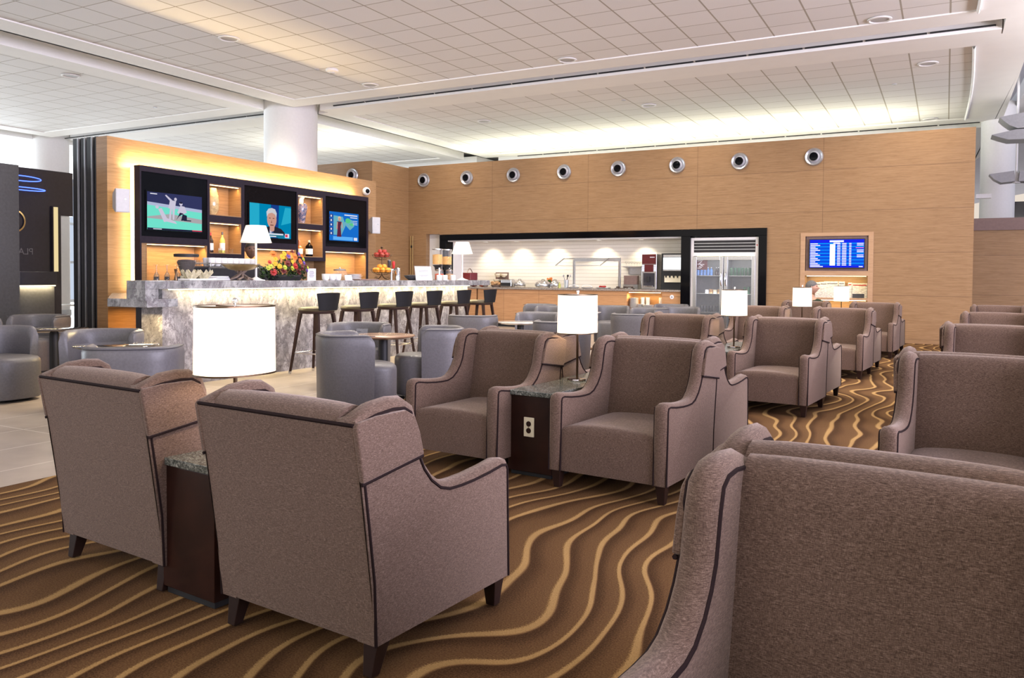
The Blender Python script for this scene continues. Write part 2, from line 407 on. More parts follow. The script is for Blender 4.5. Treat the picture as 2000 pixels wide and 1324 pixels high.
# ------------------------------------------------------------------ camera
YAW, PITCH, ROLL, FPX, CY = 0.495548, 0.027344, 0.007661, 1567.4, 582.6
EYE = Vector((0, 0, 1.2))
fw = Vector((-math.sin(YAW)*math.cos(PITCH), math.cos(YAW)*math.cos(PITCH), -math.sin(PITCH)))
rt = Vector((math.cos(YAW), math.sin(YAW), 0)); up = rt.cross(fw)
r2 = rt*math.cos(ROLL)+up*math.sin(ROLL); u2 = -rt*math.sin(ROLL)+up*math.cos(ROLL)
cd = bpy.data.cameras.new('camera'); cam = bpy.data.objects.new('camera', cd); COL.objects.link(cam)
cam.matrix_world = Matrix(((r2.x, u2.x, -fw.x, EYE.x), (r2.y, u2.y, -fw.y, EYE.y), (r2.z, u2.z, -fw.z, EYE.z), (0, 0, 0, 1)))
cd.sensor_width = 36; cd.lens = 36*FPX/2000; cd.shift_x = 0; cd.shift_y = (CY-662)/2000; cd.clip_start = .05; cd.clip_end = 200
SC.camera = cam
# ------------------------------------------------------------------ floor, walls
struct('floor', MB().box(-34, 9, -4, 40, -.10, 0), 'tile', smooth=False)
struct('floor', MB().box(-4.6, 8, -3, 16.7, 0.0005, .006), 'carpet', smooth=False)
W0, W1 = 16.7, 17.0
mb = MB()
for (x0, x1, z0, z1) in ((-12.03, -11.49, 0, 3.95), (-11.49, -11.08, 2.24, 3.95), (-11.08, -3.19, 2.22, 3.95), (-3.19, -2.53, 0, 3.95), (-2.53, -1.24, 2.09, 3.95), (-1.24, .42, 0, 3.95), (-2.53, -1.24, 0, .60)):
    mb.box(x0, x1, W0, W1, z0, z1)
struct('wall_back', mb, 'woodY', smooth=False)
# kitchen and fridge recess shell
mb = MB().box(-11.49, -11.06, 16.86, 17.0, 0, 2.24)
struct('wall_passage', mb, 'white', smooth=False)
struct('wall_kitchen', MB().box(-10.87, -4.95, 17.48, 17.56, 0, 2.07), 'splash', smooth=False)
struct('ceiling', MB().box(-11.08, -4.9, 16.75, 17.6, 2.045, 2.2).box(-4.9, -3.19, 16.75, 17.6, 2.075, 2.2), 'gyp', smooth=False)
struct('wall_kitchen_side', MB().box(-11.06, -10.87, 17.0, 17.6, 0, 2.07).box(-4.95, -4.90, 17.0, 17.6, 0, 2.07), 'gyp', smooth=False)
tr = thing('opening_surround', 'glossy black surround framing the buffet opening and the drinks fridge', 'frame', (-7, W0, 0))
o = MB().box(-4.06, 3.81, -.04, .03, 2.07, 2.21).build('header', 'black', tr, bev=.004)
for a, b in ((-4.06, -3.87), (2.05, 2.25), (3.65, 3.81)):
    MB().box(a, b, -.04, .29, 0, 2.07).build('post', 'black', tr, bev=.004)
struct('wall_box', MB().box(-18, -12.03, 15.23, 15.45, 0, 3.92).box(-12.25, -12.03, 15.45, 16.7, 0, 3.92), 'woodX', smooth=False)
struct('wall_left', MB().box(-9.72, -9.5, 6.62, 12.14, 0, 2.965), 'wood', smooth=False)
# low wall far right
struct('wall_right', MB().box(.42, 6, 19, 19.2, 0, 2.21), 'woodY', smooth=False)
struct('trim_1', MB().box(.42, 6, 18.95, 19.25, 2.21, 2.455), 'mdf', smooth=False)
# ------------------------------------------------------------------ ceiling
ZC = 4.96
def panel(x0, x1, y0, y1, border=.55, right=None):
    a, b, c, d = x0+border, x1-(border if right is None else right), y0+border, y1-border
    mb = MB().box(x0, x1, y0, c, ZC-.02, ZC+.20).box(x0, x1, d, y1, ZC-.02, ZC+.20).box(x0, a, c, d, ZC-.02, ZC+.20).box(b, x1, c, d, ZC-.02, ZC+.20)
    struct('ceiling', mb, 'gyp', smooth=False)
    struct('ceiling', MB().box(a, b, c, d, ZC, ZC+.1), 'ctile', smooth=False)
XR = .68
for (y0, y1) in ((-4, 4.39), (5.2, 13.53), (14.34, 22.05), (22.86, 30.6)):
    panel(-12.9, XR, y0, y1, right=.33)
    panel(-21.8, -13.72, y0, y1)
    panel(-30.7, -22.6, y0, y1)
struct('ceiling', MB().box(-31, .9, -4, 31, 5.36, 5.45), 'gyp', smooth=False)
# solid soffit to the right of the panels, with a curved edge
pts = [(XR, -4), (1.0, -4)]+[(1.0+.10*math.sin((y-3)/27*PI)-max(0, (y-22)/8)**2*.35, y) for y in [3+27*i/20 for i in range(21)]]+[(XR, 30)]
struct('ceiling', MB().prism(pts, 2, ZC-.02, ZC+.55), 'gyp', smooth=False)
pts = [(1.30+.12*math.sin((y-3)/27*PI)-max(0, (y-20)/10)**2*.7, y) for y in [3+32*i/20 for i in range(21)]]
struct('trim_2', MB().prism(pts+[(x+.42, y) for x, y in pts[::-1]], 2, 5.25, 5.6), 'gyp', smooth=False)
MT['vault'] = P('lilac_grey_vault', (.55, .54, .58), .8, var=.02, vs=1)
struct('ceiling', MB().surf(lambda u, v: (.4+9*u, 3+42*v, 6.3+.9*math.sin(u*2.2)-3.4*max(0, v-.45)**1.3), 16, 24), 'vault')
# small cove lip at the right end of each tile field
for (y0, y1) in ((5.75, 12.98), (14.89, 21.5)):
    struct('trim_3', MB().surf(lambda u, v: (XR-.335+.05*math.sin(v*PI)*1.0-.05*u, y0+(y1-y0)*v, ZC-.02-.05*math.sin(u*PI)), 6, 20), 'gyp')
# linear air slots
def slot(x0, x1, y, z, n):
    mb = MB(); L = (x1-x0)/n
    for i in range(n): mb.box(x0+i*L+.02, x0+(i+1)*L-.02, y-.016, y+.016, z-.012, z+.01)
    o = tag(mb.build('linear_air_diffuser', 'blackm', smooth=False), '', 'air diffuser'); return o
slot(-12.2, .60, 14.03, 5.0, 14)['label'] = 'long black slot air diffuser beside the second ceiling panel, right of the round column'
slot(-22, -14.0, 14.03, 5.0, 9)['label'] = 'long black slot air diffuser in the ceiling gap left of the round column'
slot(-12.0, .66, 22.47, 5.0, 14)['label'] = 'black slot air diffuser in the ceiling just above the long wood wall'
struct('trim_4', MB().box(-12.6, .66, 14.06, 14.34, ZC-.02, 5.1), 'gyp', smooth=False)
struct('trim_4', MB().box(-21.8, -13.9, 14.06, 14.34, ZC-.02, 5.1), 'gyp', smooth=False)
def column(x, y, r, label, h0=0):
    t = thing('round_column', label, 'column', (x, y, 0))
    MB().cyl((0, 0, 0), r, 5.36, 48).build('shaft', 'white', t)
    MB().cyl((0, 0, 0), r+.03, .15, 48).build('base_ring', 'alu', t); return t
column(-13.38, 13.95, .60, 'thick white round column rising behind the television wall')
column(-22.55, 13.95, .48, 'white round column seen above the dark glass wall at far left')
column(1.02, 22.2, .36, 'white round column behind the low wood wall at the right edge')
MB_ = MB().box(-.25, .25, -.12, .12, 0, .06)
# up-lighters standing on the wall tops
def uplight(label, x0, x1, y0, y1, z, p, col, n):
    t = thing('linear_uplight', label, 'uplight', ((x0+x1)/2, (y0+y1)/2, z))
    hx, hy = (x1-x0)/2, (y1-y0)/2
    MB().box(-hx, hx, -hy, hy, 0, .05).build('housing', 'alu', t, smooth=False)
    MB().box(-hx+.01, hx-.01, -hy+.01, hy-.01, .05, .056).build('lens', 'ledw', t, smooth=False)
    area((0, 0, .08), 2*hx, 2*hy, p, col, (PI, 0, 0), t)
    return t
struct('wall_rear', MB().box(-14, 0, 20.3, 20.5, 0, 3.6), 'white', smooth=False)
uplight('linear uplight on the hidden wall behind the long wood wall', -12.5, -.8, 20.33, 20.47, 3.6, 330, (1, .97, .74), 1)
uplight('linear uplight behind the wood box wall beside the column', -17, -13.2, 17.3, 17.4, 3.3, 110, (1, .97, .80), 1)
struct('wall_rear', MB().box(-17.2, -13, 17.25, 17.45, 0, 3.3), 'white', smooth=False)
t = thing('column_uplight', 'grey box uplight fixed low on the round column behind the television wall', 'uplight', (-13.05, 13.18, 3.42))
MB().box(-.3, .3, -.16, .1, 0, .12).build('housing', 'plastic', t, bev=.005); MB().box(-.26, .26, -.12, .06, .121, .125).build('lens', 'ledw', t, smooth=False)
area((0, -.03, .15), .5, .12, 5, (1, .93, .75), (PI-.25, 0, 0), t)
# ceiling downlights
dl = None
DL = [(-10.12, 9.18, 'left of the smoke detector'), (-10.06, 12.67, 'near the tiled panel corner by the column'), (-14.73, 9.52, 'in the far left ceiling panel'), (-9.92, 16.86, 'in the second panel above the buffet'),
      (-5.78, 16.90, 'in the middle of the second ceiling panel'), (-5.84, 12.75, 'at the top centre, edge of the nearest panel'), (-.92, 12.81, 'at the top right, edge of the nearest panel'), (-.35, 15.78, 'near the right end of the second panel'),
      (-.40, 21.25, 'low in the right end of the second panel, above the wall'), (-21.4, 15.48, 'above the dark glass wall at far left')]
for x, y, w in DL:
    if dl is None:
        dl = thing('ceiling_downlight', '', 'downlight', (x, y, ZC), 0, 'round ceiling downlights')
        MB().lathe([(.165, -.006), (.165, -.02), (.14, -.026), (.125, -.012)], seg=28, cap=False).build('trim_ring', 'white', dl)
        MB().cyl((0, 0, -.012), .126, .004, 28).build('lens', 'plastic', dl)
        d = dl
    else: d = dup(dl, (x, y, ZC), 0, '')
    d['label'] = 'round recessed white downlight '+w
for x, y in [(-10.12, 9.18), (-10.06, 12.67), (-5.84, 12.75), (-.92, 12.81), (-5.84, 9.2), (-.92, 9.2), (-7.5, 6.2), (-8.3, 10.9), (-.35, 15.78), (-3.4, 10.9), (-3.4, 8.0), (-4.5, 15.6), (-7.5, 15.6), (-1.5, 15.0), (-10.5, 15.6)]:
    area((x, y, ZC-.06), .3, .3, 85 if y < 15 else 38, (1, .90, .78), (0, 0, 0), spread=150, name='downlight_and_fill')  # some stand without a fixture, added for more light from above
t = thing('smoke_detector', 'white smoke detector on the nearest ceiling panel above the column', 'smoke detector', (-9.93, 11.4, ZC))
MB().lathe([(.10, 0), (.115, -.02), (.11, -.05), (.07, -.065)], seg=24).build('housing', 'white', t)
MB().lathe([(.06, -.064), (.05, -.085), (.02, -.09)], seg=16).build('sensor', 'plastic', t)
for x, y, w in ((-10.2, 11.3, 'beside the smoke detector'), (-.95, 17.2, 'near the right end of the second panel'), (-6.1, 16.2, 'beside the central downlight of the second panel'), (-13.6+.0-2.2, 12.2, 'in the far left panel')):
    s = thing('sprinkler_cap', 'small flat sprinkler cap '+w, 'sprinkler', (x, y, ZC), 0, 'sprinkler caps'); MB().cyl((0, 0, -.012), .045, .012, 16).build('cap', 'plastic', s)

# ring air nozzles on the wood wall
def nozzle(loc, label):
    t = thing('ring_air_nozzle', label, 'air nozzle', loc, 0, 'round air nozzles on the wood walls')
    MB().lathe([(.17, 0), (.175, -.02), (.16, -.045), (.12, -.03), (.105, -.012)], seg=32, ax='y', cap=False).build('outer_ring', 'alu', t)
    MB().lathe([(.11, -.012), (.10, -.05), (.082, -.07), (.078, -.04)], seg=32, ax='y', cap=False).build('inner_ring', 'plastic', t)
    MB().lathe([(.088, -.02), (.088, -.066), (.06, -.072)], seg=24, ax='y').build('nozzle_core', 'black', t); return t
nz = nozzle((-11.56, W0, 3.59), 'leftmost silver ring air nozzle on the long wood wall, by the corner')
names = ['second', 'third', 'fourth', 'fifth', 'sixth', 'seventh', 'rightmost, eighth']
for i, x in enumerate((-10.30, -9.01, -7.70, -6.39, -5.063, -3.757, -2.323)):
    dup(nz, (x, W0, 3.585), 0, 'silver ring air nozzle, %s from the left on the long wood wall' % names[i])
dup(nz, (-12.62, 15.23, 3.60), 0, 'silver ring air nozzle on the wood box wall above the television wall')

# black folding partition stack
fp = thing('folding_partition', 'tall stack of folded black partition leaves beside the wood wall', 'partition', (-9.98, 6.66, 0))
for i in range(4):
    x = -.26+i*.145
    l = MB().box(x, x+.105, -.02+.012*(i % 2), .8, .01, 2.98).build('leaf', 'blackm', fp, bev=.004)
    MB().box(x+.105, x+.115, -.028, .0, .01, 2.98).build('edge_strip', 'alu', l, smooth=False)
# dark entrance wall at far left
struct('wall_entrance', MB().box(-11.9, -11.5, 3.2, 6.66, 0, 2.71), 'darkstone', smooth=False)
struct('wall_entrance', MB().box(-11.9, -11.60, 6.66, 7.33, 0, 2.05).box(-11.9, -11.60, 6.66, 7.52, 2.05, 2.70), 'dglass', smooth=False)
t = thing('reception_ledge', 'charcoal reception ledge below the dark mirror glass, lit from beneath', 'ledge', (-11.6, 6.93, 0))
MB().box(0, .10, -.27, .27, 1.02, 1.215).build('upper_panel', 'navy', t, bev=.003)
MB().box(0, .04, -.27, .27, 0, 1.0).build('lower_panel', 'darkstone', t, bev=.003)
MB().box(.041, .085, -.26, .26, 1.005, 1.019).build('light_strip', 'ledw', t, smooth=False)
area((.08, 0, 1.0), .05, .5, 5, (1, .8, .45), (0, .5, 0), t)
MT['glowstrip'] = E('soft_glow_strip', (1, .80, .42), .9)  # warm glow on the wall, put in as a glowing strip
t = thing('wall_glow_strip', 'narrow vertical glowing strip for the warm glow on the dark glass wall', 'wall glow', (-11.6, 7.22, 1.22))
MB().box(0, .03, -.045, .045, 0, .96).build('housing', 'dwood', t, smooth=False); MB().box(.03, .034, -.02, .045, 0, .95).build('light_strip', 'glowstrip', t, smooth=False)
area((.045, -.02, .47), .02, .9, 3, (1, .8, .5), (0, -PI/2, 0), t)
MT['neon'] = E('blue_neon_reflection', (.08, .16, 1), 3.5)  # blue reflections in the dark glass, put in as glowing tubes
for i, (yc, z, rx, rz_, lb) in enumerate(((6.62, 2.54, .40, .035, 'reflection of a large blue neon loop, built glowing, high on the dark glass'), (6.66, 2.395, .42, .02, 'reflection of a thin blue neon loop, built glowing, lower on the dark glass'))):
    n = thing('neon_reflection', lb, 'neon reflection', (-11.59, yc, z)); pth = []
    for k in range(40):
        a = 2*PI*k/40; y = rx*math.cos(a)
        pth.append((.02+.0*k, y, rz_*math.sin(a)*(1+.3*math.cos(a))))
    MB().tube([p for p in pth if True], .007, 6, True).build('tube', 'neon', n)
t = thing('sign_reflection', 'reflection of dark lettering, built mirror-reversed on the smoked glass wall', 'sign', (-11.595, 6.72, 1.50))
text_mesh('PLAZA', .13, 'lettering', 'leather', t, Matrix.Translation((.0, .0, 0)) @ Matrix.Rotation(PI/2, 4, 'Z') @ Matrix.Rotation(PI/2, 4, 'X') @ Matrix.Scale(-1, 4, (1, 0, 0)))  # reflection in the glass modelled as reversed letters
t = thing('round_porthole', 'round glossy disc on the dark wall with coloured reflections', 'disc', (-11.595, 6.63, 1.93))
MB().lathe([(.16, 0), (.165, .02), (.14, .03)], seg=32, ax='x', cap=False).build('rim', 'gold', t)
MB().lathe([(.145, 0), (.14, .012), (.02, .03)], seg=32, ax='x').build('lens', 'dglass', t)
# window and furniture glimpsed through the entrance
t = MB()
for i in range(8): t.box(-40+i*3.2, -39.9+i*3.2, 30, 30.1, 0, 5)
for z in (.9, 2.2, 3.5): t.box(-40, -14, 30, 30.1, z, z+.08)
struct('window_1', t, 'alu', smooth=False)
struct('wall_far', MB().box(-40, 5, 30.4, 30.5, 0, .9), 'blackm', smooth=False)

# ------------------------------------------------------------------ armchair
AP = [(-.35, .107), (-.37, .30), (-.393, .47), (-.412, .60), (-.444, .775), (-.436, .797), (-.35, .815), (-.28, .822), (-.225, .818), (-.19, .798), (-.172, .752), (-.160, .69), (-.148, .64), (-.125, .598), (-.09, .557), (-.045, .525), (.0, .512), (.06, .510), (.125, .512), (.22, .520), (.30, .531), (.333, .525), (.345, .50), (.345, .107)]
AP = [(a, b-.012 if b > .70 else b) for a, b in AP]
def arm_bm(s):
    # grid over a thickness profile so the top rolls softly
    mb = MB(); T = .075; xo = s*.355; xi = s*(.355-T)
    prof = [(0, 1), (.35, .0), (1, .0)]
    n = len(AP); tx = [0, .05, .18, .5, .82, .95, 1]; inset = [.013, .003, -.007, -.012, -.007, .003, .013]
    cx = sum(p[0] for p in AP)/n; vs = []
    # outward normals of the outline
    nr = []
    for i in range(n):
        a = Vector(AP[i-1]); b = Vector(AP[(i+1) % n]); d = (b-a).normalized(); nr.append(Vector((-d.y, d.x)))
    for t_, ins in zip(tx, inset):
        for i in range(n):
            k = (ins*(2.0 if 5 < i < 11 and ins < 0 else 1)) if 5 < i < n-1 else 0
            p = Vector(AP[i])-nr[i]*k
            vs.append((xo+(xi-xo)*t_, p.x, p.y))
    fs = []
    for j in range(len(tx)-1):
        for i in range(n): fs.append((j*n+i, j*n+(i+1) % n, (j+1)*n+(i+1) % n, (j+1)*n+i))
    fs += [tuple(range(n)), tuple(range((len(tx)-1)*n, len(tx)*n))[::-1]]
    mb._add(vs, fs); return mb
def outline_pts(a, b, x, off=0.0):
    return [(x, AP[i][0], AP[i][1]) for i in range(a, b+1)]
def make_armchair(label):
    t = thing('wing_armchair', label, 'armchair', (0, 0, 0), 0, 'taupe wing armchairs')
    for s in (-1, 1):
        a = arm_bm(s).build('arm', 'fab', t, ang=60)
        # raised upper wing panel on the outer side
        wp = [(-.418, .604), (-.447, .768), (-.438, .780), (-.36, .790), (-.235, .791), (-.196, .770), (-.170, .715), (-.150, .642)]
        MB().prism(wp, 0, s*.350, s*.370).build('wing_panel', 'fab', a, bev=.006)
        sm = MB(); R = .0052
        xo, xi = s*.3545, s*.281
        ins = lambda L, k=.010: L
        up_ = [(AP[i][0], AP[i][1]) for i in range(0, len(AP))]
        def shr(i, k=.012):
            q = Vector(AP[(i+1) % len(AP)])-Vector(AP[i-1]); q.normalize(); nn = Vector((-q.y, q.x)); p = Vector(AP[i])-nn*k; return (p.x, p.y)
        path = [shr(i) if 0 < i < len(AP)-1 else AP[i] for i in range(0, len(AP))]
        sm.tube([(xo, p[0], p[1]) for p in path], R, 6)
        sm.tube([(xi, p[0], p[1]) for p in path[4:]], R, 6)
        sm.tube([(s*.362, -.418, .600), (s*.362, -.28, .620), (s*.362, -.150, .637)], .0055, 6)
        sm.build('piping', 'pipe', a)
    # back cushion between the arms, rolled over the top
    bp = [(-.345, .107), (-.366, .30), (-.388, .47), (-.407, .60), (-.436, .758), (-.430, .788), (-.408, .807), (-.375, .816), (-.348, .811), (-.325, .788), (-.310, .74), (-.285, .60), (-.258, .45), (-.235, .34), (-.225, .25), (-.22, .107)]
    mb = MB(); n = len(bp); nu = 9; vs = []; 
    for j in range(nu):
        u = j/(nu-1); x = -.281+.562*u; cr = math.sin(u*PI)**.5
        for i, (y, z) in enumerate(bp):
            vs.append((x, y+(.012*cr if 8 <= i <= 13 else 0)-(.004*cr if 1 <= i <= 4 else 0), z+(.006*cr if 4 < i < 10 else 0)))
    fs = []
    for j in range(nu-1):
        for i in range(n): fs.append((j*n+i, j*n+(i+1) % n, (j+1)*n+(i+1) % n, (j+1)*n+i))
    fs += [tuple(range(n)), tuple(range((nu-1)*n, nu*n))[::-1]]
    mb._add(vs, fs); bk = mb.build('backrest', 'fab', t, ang=60)
    rb = MB().prism([(-.350, .110), (-.372, .30), (-.395, .47), (-.414, .60), (-.445, .766), (-.430, .766), (-.34, .110)], 0, -.352, .352).build('rear_panel', 'fab', bk, bev=.004)
    pp = MB().tube([(x, -.442, .772) for x in (-.352, 0, .352)], .006, 6)
    pp.build('piping', 'pipe', bk)
    # seat
    mb = MB(); NU, NV = 12, 10
    def st(u, v):
        x = -.279+.558*u; y = -.23+.565*v
        return (x, y, .352+.030*math.sin(u*PI)**.6*math.sin(min(1, v*1.02)*PI*.9+.15)**.6 if 0 < v else .352)
    def seatf(u, v):
        x = -.279+.558*u
        if v < .6:
            w = v/.6; y = -.23+.535*w; z = .350+.026*(math.sin(u*PI)**.5)
        elif v < .8:
            w = (v-.6)/.2; y = .305+.030*math.sin(w*PI/2); z = .350-.035*(1-math.cos(w*PI/2))+.026*(math.sin(u*PI)**.5)*(1-w*.7)
        else:
            w = (v-.8)/.2; y = .335+.006*math.sin(w*PI)*math.sin(u*PI); z = .315+.008*math.sin(u*PI)**.5*(1-w)-.208*w
        return (x, y, z)
    mb.surf(seatf, 14, 26)
    mb.poly([(-.279, -.23, .107), (.279, -.23, .107), (.279, .335, .107), (-.279, .335, .107)])
    mb.build('seat', 'fab', t, ang=70)
    for sx in (-1, 1):
        MB()._add  # front legs taper straight, rear legs splay back
        for (y0, dy, tp) in ((.305, 0, .5), (-.30, -.028, .5)):
            m2 = MB(); x = sx*.315; a, b = .030, .018
            v = [(x+i*a, y0+j*a, .115) for i, j in ((-1, -1), (1, -1), (1, 1), (-1, 1))]+[(x+i*b, y0+dy+j*b, 0.006) for i, j in ((-1, -1), (1, -1), (1, 1), (-1, 1))]
            m2._add(v, [(0, 1, 2, 3), (7, 6, 5, 4), (0, 4, 5, 1), (1, 5, 6, 2), (2, 6, 7, 3), (3, 7, 4, 0)])
            m2.build('leg', 'leg', t, bev=.003)
    return t
CH = [  # x, y, facing (0: away from the viewer, 1: towards the viewer), label
 (-1.768, 2.235, 0, 'taupe wing armchair seen from behind, large in the centre foreground'),
 (-2.86, 2.37, 0, 'taupe wing armchair seen from behind at left foreground, left of the dark side table'),
 (-2.63, 4.47, 1, 'taupe wing armchair facing the camera, left of the power-outlet table'),
 (-1.575, 4.388, 1, 'taupe wing armchair facing the camera, right of the power-outlet table'),
 (-2.60, 5.34, 0, 'wing armchair turned away, back to back with the chair left of the power-outlet table'),
 (-1.565, 5.26, 0, 'wing armchair turned away, back to back with the chair right of the power-outlet table'),
 (-2.40, 7.67, 1, 'wing armchair facing the camera in the second row, left of the second lamp'),
 (-1.344, 7.585, 1, 'wing armchair facing the camera in the second row, right of the second lamp'),
 (-2.37, 8.55, 0, 'wing armchair turned away behind the second row, left of its lamp'),
 (-1.31, 8.46, 0, 'wing armchair turned away behind the second row, right of its lamp'),
 (-2.23, 10.78, 1, 'wing armchair facing the camera in the third row, left of the third lamp'),
 (-1.173, 10.69, 1, 'wing armchair facing the camera in the third row, right of the third lamp'),
 (-2.20, 11.66, 0, 'wing armchair turned away behind the third row, left of its lamp'),
 (-1.14, 11.57, 0, 'wing armchair turned away behind the third row, right of its lamp'),
 (-2.07, 13.74, 1, 'wing armchair facing the camera in the farthest row, left of the farthest lamp'),
 (-1.007, 13.65, 1, 'wing armchair facing the camera in the farthest row, right of the farthest lamp'),
 (-2.04, 14.62, 0, 'wing armchair turned away with a person seated in it, near the newspapers'),
 (-.974, 14.53, 0, 'wing armchair turned away at the far right end, nearest the wood wall'),
 (-.12, 1.375, 1, 'very close wing armchair at bottom right showing its inside back'),
 (-.08, 2.245, 0, 'wing armchair turned away directly behind the very close right-hand one'),
 (.135, 4.21, 1, 'wing armchair facing the camera at the right edge, across the aisle'),
 (.17, 5.08, 0, 'wing armchair turned away at the right edge, behind the one across the aisle'),
 (.33, 7.40, 1, 'wing armchair at the right edge, second across the aisle'),
 (.365, 8.27, 0, 'wing armchair turned away at the right edge, second pair across the aisle'),
 (.50, 10.5, 1, 'wing armchair at the right edge, third across the aisle, in shade'),
 (.67, 13.6, 1, 'farthest wing armchair at the right edge, before the low wall'),
]
A5 = math.radians(-5.1)
first = None
for x, y, f, lb in CH:
    rz = A5+(PI if f else 0)
    if 'turned away' in lb and 'seen from' not in lb: y += .03
    if first is None: first = make_armchair(lb); first.location = (x, y, .004); first.rotation_euler = (0, 0, rz)
    else: dup(first, (x, y, .004), rz, lb)

# ------------------------------------------------------------------ side tables and lamps
def make_table(label):
    t = thing('side_table', label, 'side table', (0, 0, 0), 0, 'dark side tables with stone tops')
    MB().box(-.152, .152, -.60, .60, .03, .485).build('cabinet', 'tblwood', t, bev=.003)
    MB().box(-.14, .14, -.58, .58, 0.004, .03).build('plinth', 'blackm', t, smooth=False)
    MB().box(-.165, .165, -.615, .615, .487, .515).build('stone_top', 'granite', t, bev=.003)
    return t
def make_lamp(label):
    t = thing('table_lamp', label, 'lamp', (0, 0, 0), 0, 'side table lamps with white shades')
    MB().lathe([(.062, 0), (.064, .006), (.060, .014), (.02, .018)], seg=28).build('base', 'chrome', t)
    MB().cyl((.0, 0, .015), .0075, .50, 12).build('pole', 'bronze', t)
    # soft-cornered shade
    pf = lambda r: r
    MB().lathe([(.114, .315), (.112, .565)], seg=56, sy=1.32, cap=False, pw=2.5).build('lamp_shade', 'shade', t)
    rm = MB().lathe([(.114, .562), (.114, .568), (.108, .568)], seg=56, sy=1.32, cap=False, pw=2.5)
    rm.tube([(-.112, 0, .563), (.112, 0, .563)], .003, 6).build('shade_wire', 'bronze', t)
    MB().lathe([(.116, .312), (.116, .318), (.111, .318)], seg=56, sy=1.32, cap=False, pw=2.5).build('lower_rim', 'bronze', t)
    MB().ball((0, 0, .585), .011).cyl((0, 0, .548), .004, .03, 8).build('finial', 'chrome', t)
    return t
LT = [(-2.38, 2.30, (-2.33, 2.14), 'on the dark table between the two foreground chairs'), (-2.11, 4.83, (-2.12, 4.83), 'on the power-outlet table'), (-1.87, 8.08, (-1.82, 7.95), 'second lamp back in the main row'),
      (-1.70, 11.18, (-1.66, 11.1), 'third lamp back, before the flight display'), (-1.54, 14.14, (-1.50, 14.1), 'farthest lamp, before the newspapers'),
      (.41, 1.80, (.44, 1.80), 'beyond the right edge, beside the nearest chair'), (.66, 4.64, (.70, 4.6), 'beyond the right edge, beside the aisle chair'), (.88, 7.83, (.90, 7.8), 'beyond the right edge, second pair'), (1.05, 10.9, (1.05, 10.9), 'beyond the right edge, third pair')]
T0 = L0 = None
for i, (x, y, (lx, ly), w) in enumerate(LT):
    tl = 'dark mahogany box side table with granite top '+['between the two foreground chairs', 'with a power outlet on its front', 'in the second row', 'in the third row', 'in the farthest row', 'right of the nearest chair', 'right of the aisle chair', 'right of the second aisle pair', 'right of the third aisle pair'][i]
    ll = 'lit white shade table lamp '+w
    if T0 is None:
        T0 = make_table(tl); T0.location = (x, y, .004); T0.rotation_euler = (0, 0, A5); L0 = make_lamp(ll); L0.location = (lx, ly, .517); L0.rotation_euler = (0, 0, A5); l = L0
        tt = T0; T0.scale = (1, .52, 1)
    else: tt = dup(T0, (x, y, .004), A5, tl); tt.scale = (1, 1, 1); l = dup(L0, (lx, ly, .519), A5, ll)
    point((lx, ly, .915), 6.5, (1, .76, .47), .035)
    pass
# power outlet on the second table
t = thing('power_outlet', 'beige duplex power outlet on the front of the dark side table', 'outlet', (-2.11+.602*math.sin(A5), 4.83-.602*math.cos(A5), .305), A5)
MB().box(-.036, .036, -.006, .002, -.058, .058).build('cover_plate', 'cream', t, bev=.003)
for z in (-.02, .02):
    q = MB().lathe([(.016, -.0065), (.016, -.010)], (0, 0, z), seg=20, ax='y').build('socket', 'tblwood', t)
MB().cyl((0, -.010, 0), .003, .004, 8, ax='y').build('screw', 'chrome', t)
